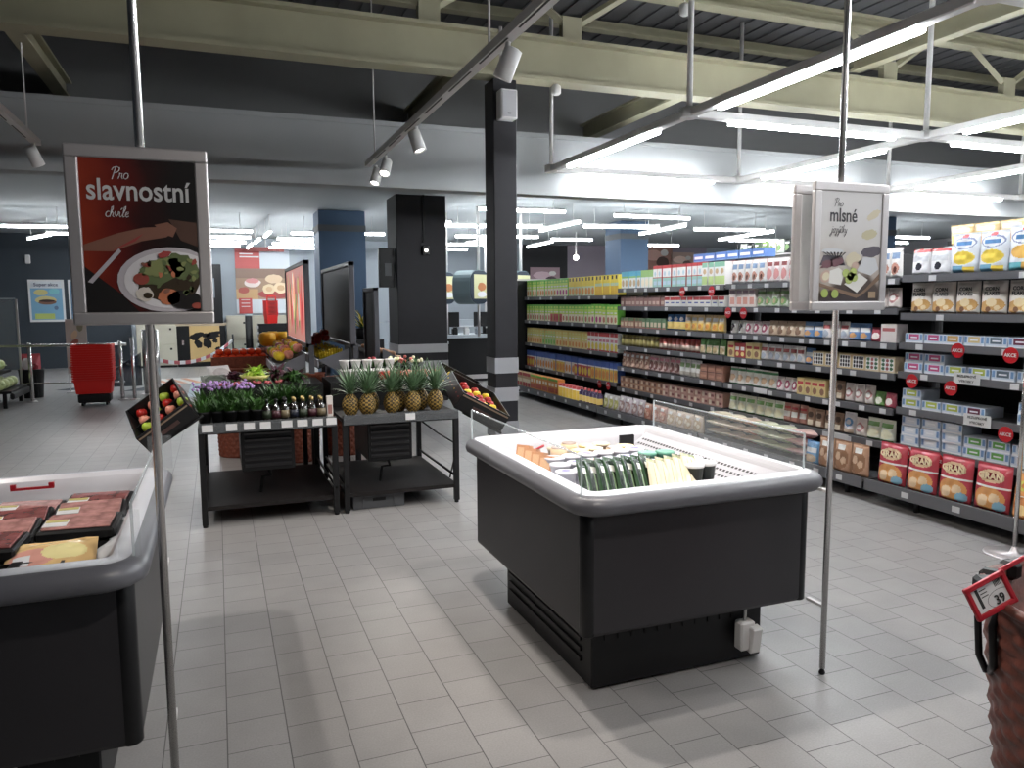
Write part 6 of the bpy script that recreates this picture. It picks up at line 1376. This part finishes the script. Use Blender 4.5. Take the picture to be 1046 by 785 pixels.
# cooler with orange sign at the far left wall
t = thing('wall_cooler', 'dark cooler cabinet with an orange sign beside the dark wall', 'cooler', (-5.2, 18.2, 0))
MB().box((0, 0, 1.1), (1.2, 2.4, 2.2)).build('body', M_BLACKP, t); MB().box((.1, 0, 2.42), (1.3, 2.5, .4)).build('canopy', mat('canopy_blue', srgb(36, 52, 70), .5), t)
MB().box((.3, 0, 2.9), (.9, 1.6, .5)).build('sign', pk(180, 74, 44), t)
tag(MB().box((0, 0, 0), (.12, .06, .22), bev=.02).build('wall_sensor', M_WHITE, None, (-4.3, 22.06, 2.72)), 'small white sensor on the dark wall above the blue poster', 'sensor')

# ------------------------------------------------------------------ checkouts beyond the columns
M_HOOD = mat('hood_grey', srgb(130, 150, 156), .5); 
def checkout(label, x, y, col):
    t = thing('checkout_screen', label, 'screen', (x, y, 0))
    m = MB(); n = 16; W2, H2, R = .27, .31, .2
    pts = []
    for (qx, qz, a0) in ((W2-R, H2-R, 0), (-W2+R, H2-R, 90), (-W2+R, -H2+R, 180), (W2-R, -H2+R, 270)):
        for k in range(6): a = math.radians(a0+18*k); pts.append((qx+R*math.cos(a), 0, 1.87+qz+R*math.sin(a)))
    m.prism(pts, (0, .42, 0)); hd = m.build('hood', M_HOOD, t, (0, 0, 0), .55)
    pts2 = [(p[0]*.9, -.004, 1.87+(p[2]-1.87)*.9) for p in pts]
    MB().prism([(p[0]*.97, -.012, 1.87+(p[2]-1.87)*.97) for p in pts], (0, .012, 0)).build('bezel', mat('bezel', srgb(36, 50, 66), .4), hd)
    m = MB(); m.fixn = False; m.quad((-.17, -.014, 1.66), (.22, -.014, 1.66), (.22, -.014, 2.10), (-.17, -.014, 2.10), 0); m.ell(.05, 1.88, .12, .08, -.0155, 1, 14, 0, .1); m.ell(.05, 1.74, .14, .05, -.0155, 2, 14, 0, .1)
    e = lambda r, g, b_: mat('scr_%d_%d' % (r, g), srgb(r, g, b_), .4, emit=.35)
    m.build('screen', [e(190, 190, 150), e(170, 110, 70), e(210, 210, 216)], hd)
    MB().tube([(.1, .35, 2.15), (.1, .35, 3.36)], .03, 0, 8).build('pole', M_WHITE, t); MB().tube([(.1, .35, .95), (.1, .35, 1.6)], .025, 0, 8).build('stand', M_ALU, t)
    return t
checkout('grey arched screen hood over the checkout next to the broad column', 4.17, 14.35, None); checkout('grey arched screen hood over the checkout next to the slim column', 4.50, 13.35, None); checkout('arched screen hood beyond the slim column', 5.45, 13.6, None)
t = thing('checkout_counter', 'black checkout counter with a pale worktop between the columns', 'counter', (4.5, 14.75, 0))
MB().box((0, .3, .45), (2.0, .8, .88)).build('body', M_BLACKP, t); MB().box((0, .25, .92), (2.1, .95, .06)).build('worktop', pk(170, 180, 190), t); MB().box((-.55, -.15, .80), (.6, .12, .05)).build('ledge', pk(170, 176, 186), t); MB().box((0, -.12, .10), (1.9, .06, .08)).build('kick_rail', M_ALU, t)
for k, (x, lb) in enumerate(((-.15, 'black monitor back on the checkout counter'), (.62, 'second black monitor on the checkout counter by the slim column'))):
    q = thing('monitor', lb, 'monitor', (4.5+x, 14.9, .951)); MB().box((0, 0, .30), (.46, .05, .30), bev=.01).build('casing', M_BLACKP, q); MB().box((0, .03, .09), (.06, .04, .16)).build('neck', M_BLACKP, q); MB().box((0, .03, .008), (.2, .16, .016)).build('foot', M_BLACKP, q)
random.seed(8)
for k in range(7):
    m = MB(); m.box((0, 0, .06), (.10, .12, .12), bev=.01); m.box((0, -.03, .135), (.07, .04, .03)); tag(m.build('counter_device', [M_BLACKP, M_WHITE, pk(120, 130, 140)][k % 3], None, (3.72+.24*k, 14.75, .951)), 'small %s device on the checkout counter, %s from the left' % (['black', 'white', 'grey'][k % 3], ORD[k]), 'device')
t = thing('back_counter', 'white shelf unit behind the checkout counter', 'shelf unit', (4.9, 17.0, 0))
MB().box((0, 0, .6), (2.6, .5, 1.2)).build('body', pk(150, 160, 170), t)
for k in range(3): MB().box((0, -.27, .35+.35*k), (2.6, .06, .03)).build('shelf', pk(200, 204, 210), t)
t = thing('wall_monitor', 'black monitor fixed to the edge of the broad dark column', 'monitor', (2.54, 12.15, 2.15))
MB().box((0, 0, 0), (.25, .08, .62), bev=.01).build('casing', M_BLACKP, t); MB().box((.02, -.042, -.03), (.10, .004, .2)).build('label', pk(60, 64, 70), t); MB().box((.12, .06, 0), (.05, .06, .12)).build('bracket', M_BLACKP, t)
t = thing('potted_plant', 'leafy plant with yellow leaves behind the dark narrow board', 'plant', (1.95, 11.0, 1.1))
m = MB(); m.fixn = False
for k in range(60): m.blade((0, 0, .12), random.random()*6.28, random.uniform(.4, 1.4), random.uniform(.2, .38), .04, .9, k % 2)
m.build('leaves', [mat('yellow_leaf', srgb(206, 186, 60), .5), M_HERB], t); MB().lathe([(.1, -.02), (.13, .14), (.12, .14)], n=14).build('pot', M_BLACKP, t); MB().box((0, 0, -.56), (.5, .4, 1.08)).build('stand', M_BLACK, t)
t = thing('back_poster', 'pale poster with a yellow field behind the vegetable rack', 'poster', (2.6, 15.9, 1.35))
MB().box((0, 0, 0), (.9, .02, .7)).build('sheet', pk(180, 200, 214), t); MB().box((0, .03, -.67), (.06, .03, 1.36)).build('post', M_ALU, t); MB().box((0, -.012, .05), (.8, .006, .2)).build('yellow_field', pk(186, 190, 100), t)
# things seen over the long shelf at the far right
for k, (x, z, w, h, c, lb) in enumerate(((9.6, 2.35, 1.0, .62, (150, 110, 120), 'reddish wall picture above the far bay of the long shelf'), (13.6, 3.0, 1.2, .9, (150, 90, 70), 'brown food picture high on the wall right of the blue-grey column'), (14.6, 2.9, .9, .6, (190, 150, 130), 'pale food picture high on the wall over the second bay'))):
    wall_poster(lb, x, z, w, h, 22.08, [(pk(*[min(255, v+60) for v in c]), 'e', -.1, .1, .3, .2), (pk(*[v//2 for v in c]), 'e', .2, -.15, .2, .2), (pk(220, 214, 206), 'e', .25, .2, .12, .12)], pk(*c))
t = thing('tall_rack', 'tall wire rack of green goods standing behind the long shelf', 'rack', (7.75, 9.1, 0))
for x in (-.25, .25):
    for y in (-.75, .75): MB().tube([(x, y, 0), (x, y, 2.5)], .015, 0, 6).build('post', M_BLACK, t)
for z in (.5, 1.0, 1.5, 1.95, 2.25): MB().box((0, 0, z), (.5, 1.5, .02)).build('shelf', M_ALU, t)
random.seed(4)
for r_, z in enumerate((1.961, 2.261)):
    for k in range(9):
        c = [(60, 90, 50), (200, 206, 190), (110, 150, 60), (40, 44, 40), (226, 222, 170)][(k*2+r_) % 5]
        key = 'rk%d' % ((k*2+r_) % 5)
        if key not in KIND: KIND[key] = pouch(.14, .1, .2, [c, WHT, (90, 130, 60)], [O_(.5, .4, .3, .24, 2), R_(.2, .65, .8, .8, 1)])
        put('plant_packet', KIND[key], 'packet on the tall wire rack behind the long shelf, %s shelf, %s from the left' % (['lower', 'upper'][r_], ORD[k]), 'packet', (7.52, 9.78-.165*k, z), (0, 0, -PI/2), 'packets on the tall wire rack')
t = thing('thin_pole', 'thin white pole between checkout and long shelf', 'pole', (5.55, 16.0, 0))
MB().tube([(0, 0, 0), (0, 0, 3.35)], .04, 0, 10).build('shaft', M_WHITE, t); MB().lathe([(.1, 0), (.1, .012), (.04, .02)], n=14).build('foot', M_WHITE, t)
t = thing('ceiling_spot', 'small bright spotlight over the far bay', 'spotlight', (8.7, 18.0, 2.72)); MB().ball((0, 0, 0), .07, 0, 12).build('lens', M_SPOTL, t); MB().tube([(0, 0, .06), (0, 0, .64)], .02).build('stem', M_WHITE, t)
bpy.context.view_layer.update()
